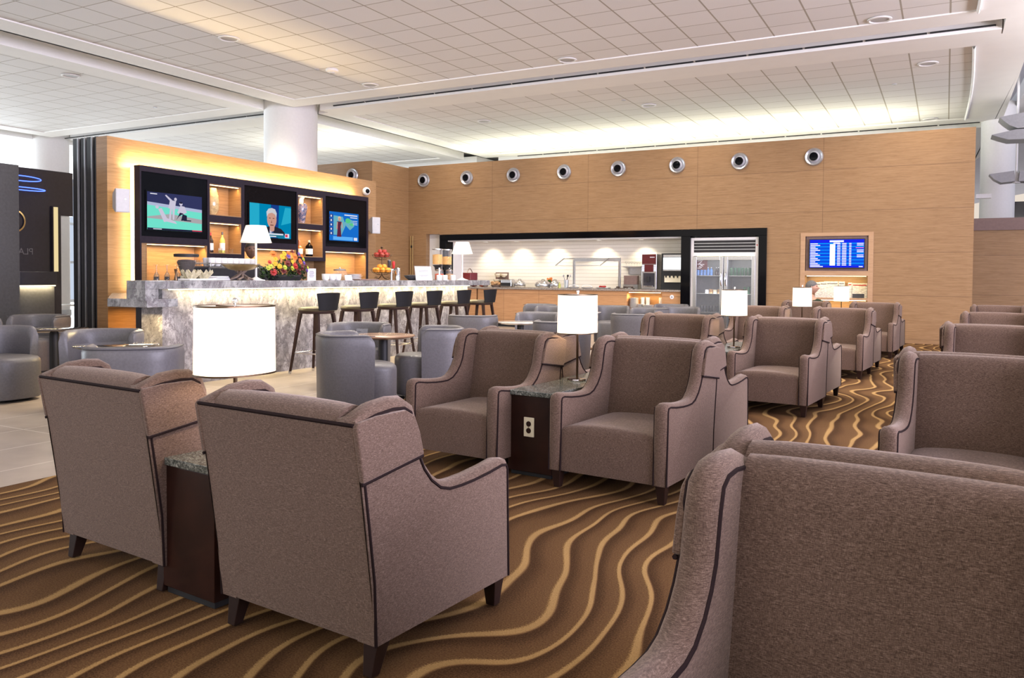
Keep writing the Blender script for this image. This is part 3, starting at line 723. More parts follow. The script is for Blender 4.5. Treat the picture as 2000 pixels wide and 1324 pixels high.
# ------------------------------------------------------------------ tub chairs
def make_tub(label):
    # open side faces +Y
    t = thing('tub_chair', label, 'tub chair', (0, 0, 0), 0, 'grey leather tub chairs')
    def plan(a, r):   # soft square plan
        c, s = math.cos(a), math.sin(a); q = (abs(c)**3.0+abs(s)**3.0)**(-1/3.0); return (r*c*q, r*s*q)
    a0, a1 = math.radians(180-22), math.radians(360+22)
    mb = MB(); NA = 44
    sec = [(1, .0, .03), (1, .004, .30), (1, .012, .58), (.99, .016, .64), (.955, .016, .675), (.90, .012, .684), (.845, .010, .675), (.81, .008, .645), (.80, .006, .58), (.80, 0, .36), (.80, 0, .03)]
    vs = []
    for i in range(NA):
        u = i/(NA-1); a = a0+(a1-a0)*u
        e = min(u, 1-u)*NA/3.0; k = min(1, e)
        for (f, d, z) in sec:
            x, y = plan(a, .315*f+d)
            zz = z
            if z > .5 and k < 1: zz = z-.055*(1-math.sqrt(1-(1-k)**2))
            vs.append((x, y*.98-.005, zz))
    m = len(sec); fs = []
    for i in range(NA-1):
        for j in range(m-1): fs.append((i*m+j, i*m+j+1, (i+1)*m+j+1, (i+1)*m+j))
    fs += [tuple(range(m)), tuple(range((NA-1)*m, NA*m))[::-1]]
    mb._add(vs, fs); sh = mb.build('shell', 'leather', t, ang=55)
    pth = []
    for i in range(NA):
        a = a0+(a1-a0)*i/(NA-1); x, y = plan(a, .315*.97+.018); pth.append((x, y*.98-.005, .668))
    MB().tube(pth, .0035, 6).build('piping', 'leatherd', sh)
    # seat block
    mb = MB(); pl = []
    for i in range(40):
        a = 2*PI*i/40; x, y = plan(a, .262); y = y*1.12+.075 if y > 0 else y*.92+.075*0
        pl.append((x, y))
    vs = []; lv = [(.97, .03), (1, .06), (1, .36), (.985, .385), (.93, .405), (.8, .415)]
    for f, z in lv:
        for x, y in pl: vs.append((x*f, (y-.03)*f+.03, z))
    n = 40; fs = []
    for j in range(len(lv)-1):
        for i in range(n): fs.append((j*n+i, j*n+(i+1) % n, (j+1)*n+(i+1) % n, (j+1)*n+i))
    fs += [tuple(range(n))[::-1], tuple(range((len(lv)-1)*n, len(lv)*n))]
    mb._add(vs, fs); mb.build('seat', 'leather', t, ang=50)
    MB().lathe([(.25, 0.004), (.25, .03)], seg=32, pw=3).build('plinth', 'blackm', t)
    return t
TB = [(-4.62, 5.60, -40, 'grey leather tub chair seen from behind, in the centre beside the wooden round table'),
 (-5.55, 6.80, 200, 'grey leather tub chair facing us between the wooden round table and the bar stools'),
 (-4.52, 6.68, 128, 'grey leather tub chair side-on, right of the wooden round table'),
 (-5.62, 9.30, 20, 'grey leather tub chair behind the armchairs, near the last bar stools'),
 (-7.87, 4.35, -85, 'grey leather tub chair seen from behind, at the far left edge'),
 (-6.72, 4.62, 215, 'grey leather tub chair facing us, left of the glossy dark round table'),
 (-5.22, 3.85, 40, 'grey leather tub chair seen from behind, right of the glossy dark round table'),
 (-9.75, 5.85, 200, 'grey leather tub chair facing us, at far left before the dark wall'),
 (-9.55, 4.95, 250, 'grey leather tub chair half cut off by the left edge'),
 (-5.13, 10.3, 190, 'grey leather tub chair facing us beyond the bar stools, by a white-topped table'),
 (-3.95, 8.55, 10, 'dark tub chair seen from behind, just left of the power-outlet table lamp'),
 (-6.75, 13.5, 150, 'tub chair nearest the buffet counter, left of the centre lamp'),
 (-6.05, 12.7, 170, 'tub chair before the buffet counter, touching the centre lamp on its left'),
 (-5.30, 13.6, 200, 'tub chair before the buffet counter, just right of the centre lamp'),
 (-3.90, 10.9, 10, 'tub chair seen from behind, left of the second-row armchair'),
 (-4.40, 12.9, 150, 'tub chair before the lit plate niche of the buffet'),
 (-4.05, 13.7, 200, 'tub chair before the lit plate niche, the right one of the pair'),
 (-4.6, 14.9, 190, 'tub chair farthest back, standing before the black post by the fridge')]
tb = None
for x, y, d, lb in TB:
    rz = math.radians(d)
    if tb is None: tb = make_tub(lb); tb.location = (x, y, .001 if x < -4.9 else .007); tb.rotation_euler = (0, 0, rz)
    else: dup(tb, (x, y, .001 if x < -4.9 else .007), rz, lb)
def round_table(loc, r, h, top, label):
    t = thing('round_table', label, 'round table', loc)
    MB().lathe([(.02, -.028), (r*.86, -.026), (r*.99, -.008), (r, 0), (r-.004, .003), (.02, .003)], (0, 0, h-.003), 44).build('tabletop', top, t)
    MB().lathe([(.045, .016), (.045, h-.03)], seg=24).build('pedestal', 'blackm', t)
    MB().lathe([(.21, .001), (.21, .012), (.05, .02)], seg=36).build('base', 'black', t); return t
MT['wtop'] = wood('brown_table_veneer', (.20, .11, .065), (.33, .19, .115), rough=.25)
MT['dtop'] = P('dark_gloss_top', (.035, .026, .022), .08, coat=.7)
MT['ltop'] = P('pale_gloss_top', (.55, .53, .50), .12, coat=.5)
round_table((-4.82, 6.28, 0), .31, .62, 'wtop', 'brown wooden round cafe table in the centre, holding a small clear stand')
round_table((-5.92, 4.20, 0), .32, .62, 'dtop', 'glossy dark round cafe table between two tub chairs at left')
round_table((-8.20, 5.10, 0), .32, .62, 'dtop', 'dark round cafe table farther back at far left')
round_table((-4.95, 9.4, 0), .30, .60, 'ltop', 'pale-topped round cafe table beyond the bar stools')
round_table((-5.3, 12.3, 0), .30, .62, 'ltop', 'pale-topped round cafe table just right of the centre lamp')
round_table((-14.2, 9.4, 0), .38, .62, 'ltop', 'small round table glimpsed through the opening at far left')
t = thing('table_card_stand', 'small clear acrylic card stand on the brown wooden cafe table', 'card stand', (-5.0, 6.18, .621), .5)
MB().box(-.06, .06, -.03, .03, 0, .004).build('base', 'cglass', t, smooth=False)
MB().box(-.055, .055, -.003, .0, .004, .06, Matrix.Rotation(-.5, 3, 'X')).build('panel', 'cglass', t, smooth=False)

# ------------------------------------------------------------------ bar stools (face -X)
def make_stool(label):
    t = thing('bar_stool', label, 'bar stool', (0, 0, 0), 0, 'bar stools along the marble bar')
    MB().lathe([(.02, .735), (.20, .735), (.212, .75), (.212, .765)], seg=36).build('seat_ring', 'stoolwood', t)
    MB().lathe([(.205, .762), (.215, .778), (.205, .800), (.15, .812), (.02, .815)], seg=36, pw=2.2).build('seat', 'stoolseat', t)
    mb = MB()
    def fb(u, v, off):
        a = (u-.5)*1.55*(.86+.14*v); r = .205+off+.03*v
        return (r*math.cos(a)-.0, r*math.sin(a)*1.12, .775+.205*v+.010*(1-(2*u-1)**2)*v)
    n1, n2 = 14, 8; vs = []; fs = []
    for off in (0, .032):
        for j in range(n2):
            for i in range(n1): vs.append(fb(i/(n1-1), j/(n2-1), off))
    F = n1*n2
    for j in range(n2-1):
        for i in range(n1-1):
            a = j*n1+i; fs.append((a, a+1, a+n1+1, a+n1)); fs.append((F+a, F+a+n1, F+a+n1+1, F+a+1))
    for i in range(n1-1): fs.append((i, F+i, F+i+1, i+1)); b = (n2-1)*n1+i; fs.append((b, b+1, F+b+1, F+b))
    for j in range(n2-1): a = j*n1; fs.append((a, a+n1, F+a+n1, F+a)); b = a+n1-1; fs.append((b, F+b, F+b+n1, b+n1))
    mb._add(vs, fs); mb.build('backrest', 'stoolback', t, bev=.006, ang=60)
    for sx in (-1, 1):
        for sy in (-1, 1):
            m = MB(); a, b = .022, .012; x0, y0, x1, y1 = sx*.135, sy*.135, sx*.235, sy*.20
            v = [(x0+i*a, y0+j*a*.8, .74) for i, j in ((-1, -1), (1, -1), (1, 1), (-1, 1))]+[(x1+i*b, y1+j*b, .035) for i, j in ((-1, -1), (1, -1), (1, 1), (-1, 1))]
            m._add(v, [(0, 1, 2, 3), (7, 6, 5, 4), (0, 4, 5, 1), (1, 5, 6, 2), (2, 6, 7, 3), (3, 7, 4, 0)])
            lg = m.build('leg', 'stoolwood', t, bev=.003)
            m = MB(); m._add([(x1+i*.0125, y1+j*.0125, .036) for i, j in ((-1, -1), (1, -1), (1, 1), (-1, 1))]+[(x1+sx*.004+i*.011, y1+sy*.003+j*.011, .001) for i, j in ((-1, -1), (1, -1), (1, 1), (-1, 1))], [(0, 1, 2, 3), (7, 6, 5, 4), (0, 4, 5, 1), (1, 5, 6, 2), (2, 6, 7, 3), (3, 7, 4, 0)])
            m.build('foot_cap', 'chrome', lg, smooth=False)
    MB().tube([(-.205, -.178, .26), (-.205, .178, .26)], .008, 8).tube([(.205, -.178, .26), (.205, .178, .26)], .008, 8).tube([(-.205, -.178, .26), (.205, -.178, .26)], .008, 8).tube([(-.205, .178, .26), (.205, .178, .26)], .008, 8).build('footrest', 'chrome', t)
    return t
st = None
for y, w in zip((7.42, 8.19, 8.95, 9.69, 10.5, 11.3), ('nearest the viewer, leftmost of six', 'second from the left', 'third from the left', 'fourth from the left', 'fifth from the left', 'last at the right end')):
    lb = 'dark bar stool with brown seat at the marble bar, '+w
    if st is None: st = make_stool(lb); st.location = (-6.70, y, 0)
    else: dup(st, (-6.70, y, 0), 0, lb)

# ------------------------------------------------------------------ bar
t = thing('marble_bar', 'long white veined marble bar with grey stone top and glowing underside', 'bar', (-7.22, 8.9, 0))
Y_ = lambda y: y-8.9
X_ = lambda x: x+7.22
MB().box(X_(-7.55), 0, Y_(5.65), Y_(11.75), 0, 1.042).build('front_panel', 'marble', t, smooth=False)
MB().prism([(X_(a), Y_(b)) for a, b in ((-6.97, 5.26), (-7.255, 5.26), (-7.255, 5.6), (-7.62, 5.6), (-7.62, 12.08), (-6.97, 12.08))], 2, 1.044, 1.129).build('stone_top', 'marble2', t, bev=.003, smooth=False)
MB().box(X_(-7.255), X_(-6.97), Y_(5.26), Y_(5.41), .93, 1.044).build('end_leg', 'marble2', t, smooth=False)
MB().prism([(X_(a), Y_(b)) for a, b in ((-6.972, 5.28), (-7.50, 5.22), (-9.48, 6.66), (-9.48, 7.2), (-7.57, 5.9), (-7.57, 5.645), (-6.972, 5.645))], 2, .862, .945).build('side_ledge', 'marble2', t, bev=.003, smooth=False)
MB().box(.03, .06, Y_(5.7), Y_(11.72), 1.030, 1.043).build('light_strip', 'ledw', t, smooth=False)
area((.075, 0, 1.032), .04, 6.1, 60, (1, .80, .42), (0, .1, 0), t)
area((X_(-7.25), Y_(5.50), .85), .45, .06, 12, (1, .75, .35), (-.45, 0, 0), t)
area((X_(-8.6), Y_(6.6), .85), 1.5, .08, 22, (1, .50, .12), (0, -.15, -.62), t)
area((X_(-9.3), Y_(6.85), .85), .1, .25, 6, (1, .50, .12), (0, -.5, 0), t)
t = thing('bar_work_counter', 'lower steel work counter behind the marble bar', 'counter', (-7.95, 9.0, 0))
MB().box(-.3, .30, -2.9, 2.6, .0, .95).build('cabinet', 'navy', t, smooth=False); MB().box(-.32, .31, -2.92, 2.62, .952, 1.0).build('worktop', 'steel', t, bev=.004)

# ------------------------------------------------------------------ display cabinet
FX, WX = -9.2, -9.5
cb = thing('display_cabinet', 'dark television wall cabinet with lit wooden niches behind the bar', 'cabinet', (FX, 9.16, 0))
def cbx(m, y0, y1, z0, z1, x0=-.27, x1=0.0): return m.box(x0, x1, y0-9.16, y1-9.16, z0, z1)
m = MB()
cbx(m, 6.868, 6.892, .95, 2.605, -.11, 0)
cbx(m, 6.892, 6.965, 2.53, 2.605, -.11, 0); cbx(m, 6.892, 6.965, 1.60, 1.69, -.11, 0)
for a in ((6.965, 11.54, 2.53, 2.605), (11.49, 11.54, .95, 2.53), (6.965, 7.95, 1.60, 1.69), (7.95, 7.99, 1.43, 2.53), (7.99, 8.575, 1.43, 1.494), (7.99, 8.575, 1.941, 2.04), (7.99, 8.575, 2.484, 2.53), (8.575, 8.63, 1.43, 2.53),
          (8.63, 9.72, 1.60, 1.69), (9.72, 9.755, 1.43, 2.53), (9.755, 10.344, 1.43, 1.491), (9.755, 10.344, 1.946, 2.031), (9.755, 10.344, 2.489, 2.53), (10.344, 10.406, 1.43, 2.53), (10.406, 11.49, 1.605, 1.685)): cbx(m, *a)
m.build('frame', 'dwood', cb, smooth=False)
m = MB(); cbx(m, 6.96, 11.53, .95, 2.59, -.275, -.262); m.build('back_panel', 'wood', cb, smooth=False)
# wooden linings
def lining(y0, y1, z0, z1, bottom=True):
    m = MB(); e = .012
    cbx(m, y0, y0+e, z0, z1, -.26, -.008); cbx(m, y1-e, y1, z0, z1, -.26, -.008); cbx(m, y0+e, y1-e, z1-e, z1, -.26, -.008)
    if bottom: cbx(m, y0+e, y1-e, z0, z0+e, -.26, -.008)
    l = m.build('niche_lining', 'wood', cb, smooth=False)
    m = MB(); cbx(m, y0+.03, y1-.03, z1-e-.006, z1-e, -.05, -.03); m.build('light_strip', 'led', l, smooth=False)
    w = y1-y0
    area((-.05, (y0+y1)/2-9.16, z1-.03), .03, w*.92, (5.5 if z1 > 1.7 else 11)*w, (1, .60, .22), (0, .30, 0), cb, spread=150)
for a in ((7.99, 8.575, 2.04, 2.484), (7.99, 8.575, 1.494, 1.941), (9.755, 10.344, 2.031, 2.489), (9.755, 10.344, 1.491, 1.946)): lining(*a)
for a in ((6.965, 7.95, 1.0, 1.60), (8.63, 9.72, 1.0, 1.60), (10.406, 11.49, 1.0, 1.605)):
    lining(*a, bottom=False)
m = MB(); cbx(m, 6.893, 6.964, .95, 1.60, -.11, -.01); m.build('side_lining', 'wood', cb, smooth=False)
for (y0, y1) in ((6.893, 7.95), (8.63, 9.72), (10.406, 11.49)): 
    q = MB(); cbx(q, y0, y1, 1.69, 2.53, -.10, -.012); q.build('glass_panel', 'black', cb, smooth=False)
m = MB().box(-.30, -.279, Y_(6.80)-.26, Y_(11.53)-.26, 2.60, 2.62); m.bm.clear()
area((-.20, 0, 2.625), .05, 4.6, 78, (1, .70, .32), (0, 2.25, 0), cb, spread=160)
aim(area((-.19, 6.945-9.16, 1.78), .10, 1.62, 5, (1, .74, .36), (0, 0, 0), cb, spread=150), (-1, -.45, 0))
m = MB(); m.box(-.297, -.12, 6.950-9.16, 6.957-9.16, .97, 2.60); m.build('light_strip', 'led', cb, smooth=False)
t = thing('back_counter', 'low dark counter under the television cabinet', 'counter', (-9.2, 9.16, 0))
MB().box(-.28, .28, -1.4, 2.37, 0, .90).build('cabinet', 'dwood', t, smooth=False); MB().box(-.28, .30, -1.42, 2.37, .902, .94).build('worktop', 'dwood', t, smooth=False)

# televisions: emissive picture made of flat pieces
def EM(name, col, s=1.0): 
    if name not in MT: MT[name] = E(name, col, s)
    return name
def tv(y0, y1, z0, z1, label, picf, x=FX-.005):
    t = thing('television', label, 'television', (x, (y0+y1)/2, (z0+z1)/2), 0, 'televisions behind the bar')
    w, h = (y1-y0)/2, (z1-z0)/2
    MB().box(-.006, .006, -w-.02, w+.02, -h-.02, h+.02).build('bezel', 'black', t, smooth=False)
    s = picf(w, h, t); return t
def pan(t, nm, mat, polys, x):  # polys in (y, z) local
    m = MB()
    for pl in polys: m.poly([(x, a, b) for a, b in pl])
    return m.build(nm, mat, t, smooth=False)
def rc(a, b, c, d): return [(a, c), (b, c), (b, d), (a, d)]
def el(cx, cy, rx, ry, n=18, a0=0): return [(cx+rx*math.cos(2*PI*k/n+a0), cy+ry*math.sin(2*PI*k/n+a0)) for k in range(n)]
def pic1(w, h, t):
    s = pan(t, 'screen', EM('tv_turf', (.17, .78, .62), 1.0), [rc(-w, w, -h, .35*h)], .007)
    pan(s, 'picture', EM('tv_stand', (.035, .04, .12), 1.0), [[(-w, .45*h), (w, .25*h), (w, h), (-w, h)]], .0078)
    pan(s, 'picture', EM('tv_board', (.45, .50, .70), 1.0), [[(-w, .30*h), (w, .10*h), (w, .27*h), (-w, .47*h)]], .0084)
    pan(s, 'picture', EM('tv_dirt', (.42, .40, .42), 1.0), [[(-w, -.32*h), (-.2*w, -.10*h), (w, -.28*h), (w, -.52*h), (0, -.45*h), (-w, -.40*h)]], .0082)
    pl = [[(-.24*w, -.40*h), (-.18*w, -.45*h), (-.13*w, .2*h), (-.2*w, .25*h)], [(-.10*w, -.40*h), (-.05*w, -.4*h), (-.02*w, .25*h), (-.12*w, .25*h)], [(-.26*w, .2*h), (-.02*w, .2*h), (.02*w, .62*h), (-.2*w, .66*h)], el(.0*w, .72*h, .05*w, .09*h), [(-.2*w, .6*h), (-.38*w, .88*h), (-.34*w, .92*h), (-.12*w, .66*h)]]
    pl += [[(.06*w, .0*h), (.18*w, .40*h), (.34*w, .36*h), (.42*w, .05*h), (.22*w, -.12*h)], el(.20*w, .50*h, .06*w, .10*h)]
    pl += [[(-.62*w, .12*h), (-.5*w, .18*h), (-.25*w, -.50*h), (-.42*w, -.56*h)], el(-.66*w, .22*h, .06*w, .09*h), [(-.40*w, -.5*h), (.05*w, -.62*h), (.0, -.5*h), (-.3*w, -.34*h)]]
    pan(s, 'picture', EM('tv_white', (.62, .58, .72), 1.0), pl, .0092)
    pan(s, 'picture', EM('tv_dark', (.02, .02, .05), 1.0), [[(.02*w, -.42*h), (.16*w, .02*h), (.30*w, -.02*h), (.12*w, -.2*h)], [(.20*w, -.42*h), (.26*w, -.05*h), (.42*w, -.12*h), (.42*w, -.38*h)], rc(.3*w, .58*w, -.42*h, -.36*h), rc(-w, w, -h, -.90*h), el(.20*w, .56*h, .06*w, .05*h)], .0100)
    pan(s, 'picture', EM('tv_red', (.75, .05, .10), 1.0), [rc(.62*w, w, -.96*h, -.90*h)], .0105)
    pan(s, 'picture', EM('tv_caption', (.8, .8, .9), 1.0), [rc(-.9*w, -.66*w, .88*h, .93*h), rc(-.8*w, -.5*w, -.97*h, -.93*h)], .0105); return s
def pic2(w, h, t):
    s = pan(t, 'screen', EM('tv_teal', (.0, .24, .46), 1.0), [rc(-w, w, -h, h)], .007)
    pan(s, 'picture', EM('tv_navy', (.01, .05, .26), 1.0), [[(.05*w, -h), (.35*w, -h), (.40*w, h), (.0, h)]], .0078)
    pan(s, 'picture', EM('tv_teal_light', (.02, .42, .62), 1.0), [rc(-w, -.55*w, -.5*h, h), [(.5*w, -.2*h), (w, 0), (w, .9*h), (.7*w, .9*h)]], .0080)
    pan(s, 'picture', EM('tv_suit', (.02, .02, .035), 1.0), [[(.02*w, -.80*h), (.18*w, -.30*h), (.5*w, -.42*h), (.66*w, -.62*h), (.7*w, -.80*h)], [(-.45*w, -.8*h), (-.3*w, -.4*h), (-.05*w, -.3*h), (-.08*w, -.8*h)]], .0090)
    pan(s, 'picture', EM('tv_white', (.62, .58, .72), 1.0), [[(-.06*w, -.8*h), (-.08*w, -.3*h), (.2*w, -.3*h), (.2*w, -.5*h), (.1*w, -.8*h)]], .0086)
    pan(s, 'picture', EM('tv_tie', (.05, .09, .25), 1.0), [[(.02*w, -.8*h), (.05*w, -.45*h), (.12*w, -.45*h), (.12*w, -.8*h)]], .0094)
    pan(s, 'picture', EM('tv_face', (.62, .33, .26), 1.0), [el(.04*w, .12*h, .23*w, .52*h, 24), [(-.05*w, -.55*h), (-.08*w, -.1*h), (.18*w, -.1*h), (.16*w, -.55*h), (.06*w, -.62*h)]], .0098)
    pan(s, 'picture', EM('tv_hair', (.62, .62, .66), 1.0), [[(-.20*w, .25*h), (-.22*w, .55*h), (-.12*w, .74*h), (.04*w, .80*h), (.20*w, .74*h), (.28*w, .5*h), (.26*w, .22*h), (.20*w, .42*h), (.05*w, .52*h), (-.12*w, .45*h)]], .0104)
    pan(s, 'picture', EM('tv_shadow', (.20, .08, .06), 1.0), [rc(-.10*w, -.02*w, .16*h, .21*h), rc(.08*w, .16*w, .16*h, .21*h), rc(-.04*w, .12*w, -.26*h, -.20*h), [(.0, -.10*h), (.05*w, -.10*h), (.03*w, .08*h)]], .0108)
    pan(s, 'picture', EM('tv_bar', (.02, .20, .30), 1.0), [rc(-.5*w, .62*w, -.96*h, -.70*h)], .0108)
    pan(s, 'picture', EM('tv_caption', (.8, .8, .9), 1.0), [rc(-.1*w, .60*w, -.80*h, -.72*h), rc(-.1*w, .25*w, -.93*h, -.87*h), rc(.68*w, .9*w, -.95*h, -.7*h)], .0114)
    pan(s, 'picture', EM('tv_red', (.75, .05, .10), 1.0), [rc(.70*w, .82*w, -.90*h, -.74*h)], .0118); return s
def pic3(w, h, t):
    s = pan(t, 'screen', EM('tv_blue', (.01, .16, .62), 1.0), [rc(-w, w, -h, h)], .007)
    pan(s, 'picture', EM('tv_map', (.15, .45, .55), 1.0), [[(-.72*w, -.6*h), (-.72*w, .75*h), (-.1*w, .7*h), (.1*w, .1*h), (-.2*w, -.6*h)], [(.0, .3*h), (.3*w, .6*h), (.6*w, .5*h), (.7*w, .1*h), (.4*w, -.2*h), (.15*w, .05*h)]], .0078)
    pan(s, 'picture', EM('tv_green', (.10, .60, .25), 1.0), [el(.25*w, .45*h, .18*w, .18*h), el(.5*w, .2*h, .15*w, .1*h)], .0084)
    pan(s, 'picture', EM('tv_dress', (.12, .02, .05), 1.0), [[(-.5*w, -.72*h), (-.45*w, .0), (-.5*w, .35*h), (-.18*w, .35*h), (-.25*w, .0), (-.2*w, -.72*h)]], .0090)
    pan(s, 'picture', EM('tv_face', (.62, .33, .26), 1.0), [el(-.33*w, .52*h, .08*w, .14*h), [(-.54*w, -.2*h), (-.5*w, .3*h), (-.44*w, .3*h), (-.47*w, -.2*h)], [(-.2*w, .3*h), (-.14*w, .3*h), (-.12*w, -.1*h), (-.18*w, -.1*h)]], .0096)
    pan(s, 'picture', EM('tv_blonde', (.75, .55, .35), 1.0), [[(-.43*w, .38*h), (-.43*w, .66*h), (-.33*w, .72*h), (-.24*w, .66*h), (-.22*w, .38*h), (-.27*w, .6*h), (-.38*w, .6*h)]], .0100)
    pan(s, 'picture', EM('tv_panel', (.03, .06, .25), 1.0), [rc(-w, -.76*w, a*h, (a+.24)*h) for a in (-.62, -.32, -.02, .28, .58)], .0090)
    pan(s, 'picture', EM('tv_caption', (.8, .8, .9), 1.0), [rc(0, .9*w, .80*h, .88*h), rc(.4*w, .9*w, .66*h, .72*h)]+[rc(.6*w, .9*w, a*h, (a+.04)*h) for a in (.2, .32, .44)]+[rc(-.92*w, -.84*w, (a+.05)*h, (a+.18)*h) for a in (-.62, -.32, -.02, .28, .58)]+[rc(.66*w, .9*w, -.93*h, -.72*h)], .0102)
    pan(s, 'picture', EM('tv_sky', (.12, .45, .95), 1.0), [rc(-.75*w, .6*w, -.95*h, -.70*h)], .0084); return s
tv(6.975, 7.851, 1.78, 2.276, 'left television behind the bar showing a baseball game', pic1)
tv(8.728, 9.591, 1.766, 2.28, 'middle television behind the bar showing a white-haired newsreader', pic2)
tv(10.495, 11.263, 1.79, 2.28, 'right television behind the bar showing a weather map', pic3)

# things on the television wall
def speaker(loc, label, rz):
    t = thing('wall_speaker', label, 'speaker', loc, rz, 'white wall speakers')
    MB().prism([(0, -.09), (.11, -.15), (.15, -.15), (.15, .15), (.11, .15), (0, .09)], 1, -.085, .085).build('case', 'plastic', t, bev=.004)
    MB().box(.1505, .154, -.078, .078, -.14, .14).build('grille', 'plastic', t, bev=.002)
    MB().cyl((.154, .03, .02), .008, .002, 10, ax='x').build('badge', 'chrome', t)
    MB().tube([(-.10, 0, 0), (0, 0, 0)], .02, 8).build('bracket', 'alu', t); return t
sp = speaker((-9.40, 6.72, 2.13), 'small white wall speaker left of the television cabinet', math.radians(-20))
dup(sp, (-9.40, 11.90, 2.12), math.radians(-20), 'small white wall speaker right of the television cabinet')
t = thing('dome_camera', 'white dome security camera at the right top of the television wall', 'camera', (-9.5, 11.80, 2.75))
MB().ball((.04, 0, 0), .075, seg=20, rings=12).build('housing', 'white', t); MB().ball((.082, -.02, 0), .045, seg=16, rings=10).build('lens_dome', 'black', t)

# ------------------------------------------------------------------ bottles, vases in the niches
def bottle(loc, r, h, mat, lab, cap, label, group=None, shoulders=.6, sq=2.0):
    t = thing('bottle', label, 'bottle', loc, 0, group)
    MB().lathe([(r*.96, 0), (r, .01), (r, h*shoulders), (r*.8, h*(shoulders+.07)), (r*.32, h*(shoulders+.17)), (r*.30, h*.93)], seg=20, pw=sq).build('body', mat, t)
    MB().lathe([(r*1.015, h*.14), (r*1.015, h*.48)], seg=20, cap=False, pw=sq).build('paper_label', lab, t)
    MB().lathe([(r*.34, h*.86), (r*.36, h)], seg=14).build('cap', cap, t); return t
NX = FX-.13
bottle((NX, 8.12, 1.506), .037, .29, 'wine', 'paper', 'red', 'dark red-wine bottle in the lower left niche')
bottle((NX, 8.33, 1.506), .037, .31, 'green', 'paper', 'navy', 'white-wine bottle with yellow glass in the lower left niche')
for y in (8.25, 8.45):
    t = thing('tumbler', 'small clear tumbler beside the wine bottles in the niche', 'glass', (NX+.05, y, 1.506), 0, 'tumblers in the niche'); MB().lathe([(.025, 0), (.03, .07)], seg=16, cap=False).build('cup', 'glass', t)
bottle((NX, 9.92, 1.503), .048, .26, 'amber', 'cream', 'amber', 'squat amber whisky bottle in the lower right niche', shoulders=.5, sq=4)
bottle((NX, 10.15, 1.503), .050, .27, 'black', 'paper', 'cream', 'dark spirit bottle with grey label in the lower right niche', shoulders=.62, sq=5)
t = thing('glass_vase', 'tall amber glass vase in the upper left niche', 'vase', (NX, 8.15, 2.052))
MB().lathe([(.05, 0), (.085, .06), (.095, .16), (.085, .27), (.06, .35), (.058, .385), (.050, .385), (.054, .34), (.04, .30)], seg=28).build('body', 'vase1', t)
t = thing('porcelain_vase', 'blue patterned porcelain vase in the upper right niche', 'vase', (NX, 9.96, 2.043))
MB().lathe([(.06, 0), (.062, .02), (.085, .16), (.105, .26), (.09, .315), (.04, .34)], seg=28).build('body', 'vase2', t)
MB().lathe([(.04, .335), (.036, .36), (.038, .40), (.062, .42), (.06, .425), (.034, .41)], seg=24).build('neck', 'whiteg', t)

# ------------------------------------------------------------------ on the bar
BZ = 1.1295
def shade_lamp(loc, label, k=1.0, dz=0):
    t = thing('bar_lamp', label, 'lamp', loc, 0, 'cone shade lamps on the bar')
    MB().lathe([(.105, 0), (.105, .006), (.06, .016), (.015, .04), (.012, .06)], seg=28).build('base', 'white', t)
    MB().cyl((0, 0, .03), .013, .42, 14).build('pole', 'white', t)
    m = MB().lathe([(.18, .45), (.115, .65)], seg=40, cap=False); m.lathe([(.112, .65), (.177, .45)], seg=40, cap=False).build('lamp_shade', 'shade2', t)
    MB().lathe([(.181, .448), (.181, .456), (.176, .456)], seg=40, cap=False).build('shade_rim', 'white', t)
    point((0, 0, .54), 4, (1, .80, .50), .03, t); return t
sl = shade_lamp((-7.22, 6.95, BZ), 'white cone-shaded lamp on the bar, left of the flowers')
dup(sl, (-7.3, 11.70, BZ), 0, 'white cone-shaded lamp on the right end of the bar')
for o in sl.children:
    if o.type == 'LIGHT': pass
point((-7.3, 11.70, BZ+.54), 4, (1, .80, .50), .03)
# flower arrangement
t = thing('flower_arrangement', 'low autumn flower arrangement in red, yellow and purple on the bar', 'flowers', (-7.22, 7.42, BZ))
MB().lathe([(.12, 0), (.14, .05), (.13, .07)], seg=24, sy=2).build('bowl', 'blackm', t)
MT['leaf'] = P('flower_leaf', (.025, .06, .012), .7, var=.5, vs=20); MT['lime'] = P('lime_bloom', (.38, .45, .04), .6, var=.2)
m = MB()
for k in range(900):
    a = random.uniform(0, 2*PI); rr = random.uniform(0, 1)**.5; h = random.uniform(0, .27)*(1-.55*rr)+.02
    c = Vector((.15*rr*math.cos(a), .38*rr*math.sin(a), h)); d = Vector((random.uniform(-1, 1), random.uniform(-1, 1), random.uniform(-.3, 1))).normalized()*.05; s_ = d.cross(Vector((0, 0, 1))).normalized()*.014
    m.poly([c, c+d*.5+s_, c+d, c+d*.5-s_])
m.build('foliage', 'leaf', t)
MT['f_yellow'] = P('yellow_petal', (.62, .34, .015), .7); MT['f_red'] = P('red_petal', (.34, .012, .010), .6, var=.3); MT['f_orange'] = P('orange_petal', (.50, .14, .02), .7, var=.2); MT['f_purple'] = P('purple_petal', (.12, .06, .28), .6); MT['f_dark'] = P('crimson_petal', (.11, .008, .01), .6, var=.3)
def daisy(m, c, r, nrm):
    n = Vector(nrm).normalized(); a = n.cross(Vector((.3, .2, 1))).normalized(); b = n.cross(a)
    for k in range(10):
        q = 2*PI*k/10; d = a*math.cos(q)+b*math.sin(q); e = a*math.cos(q+.3)+b*math.sin(q+.3); f = a*math.cos(q-.3)+b*math.sin(q-.3)
        m.poly([c, c+f*r*.7+n*.004, c+d*r, c+e*r*.7+n*.004])
    m.ball(c, r*.22, seg=8, rings=5)
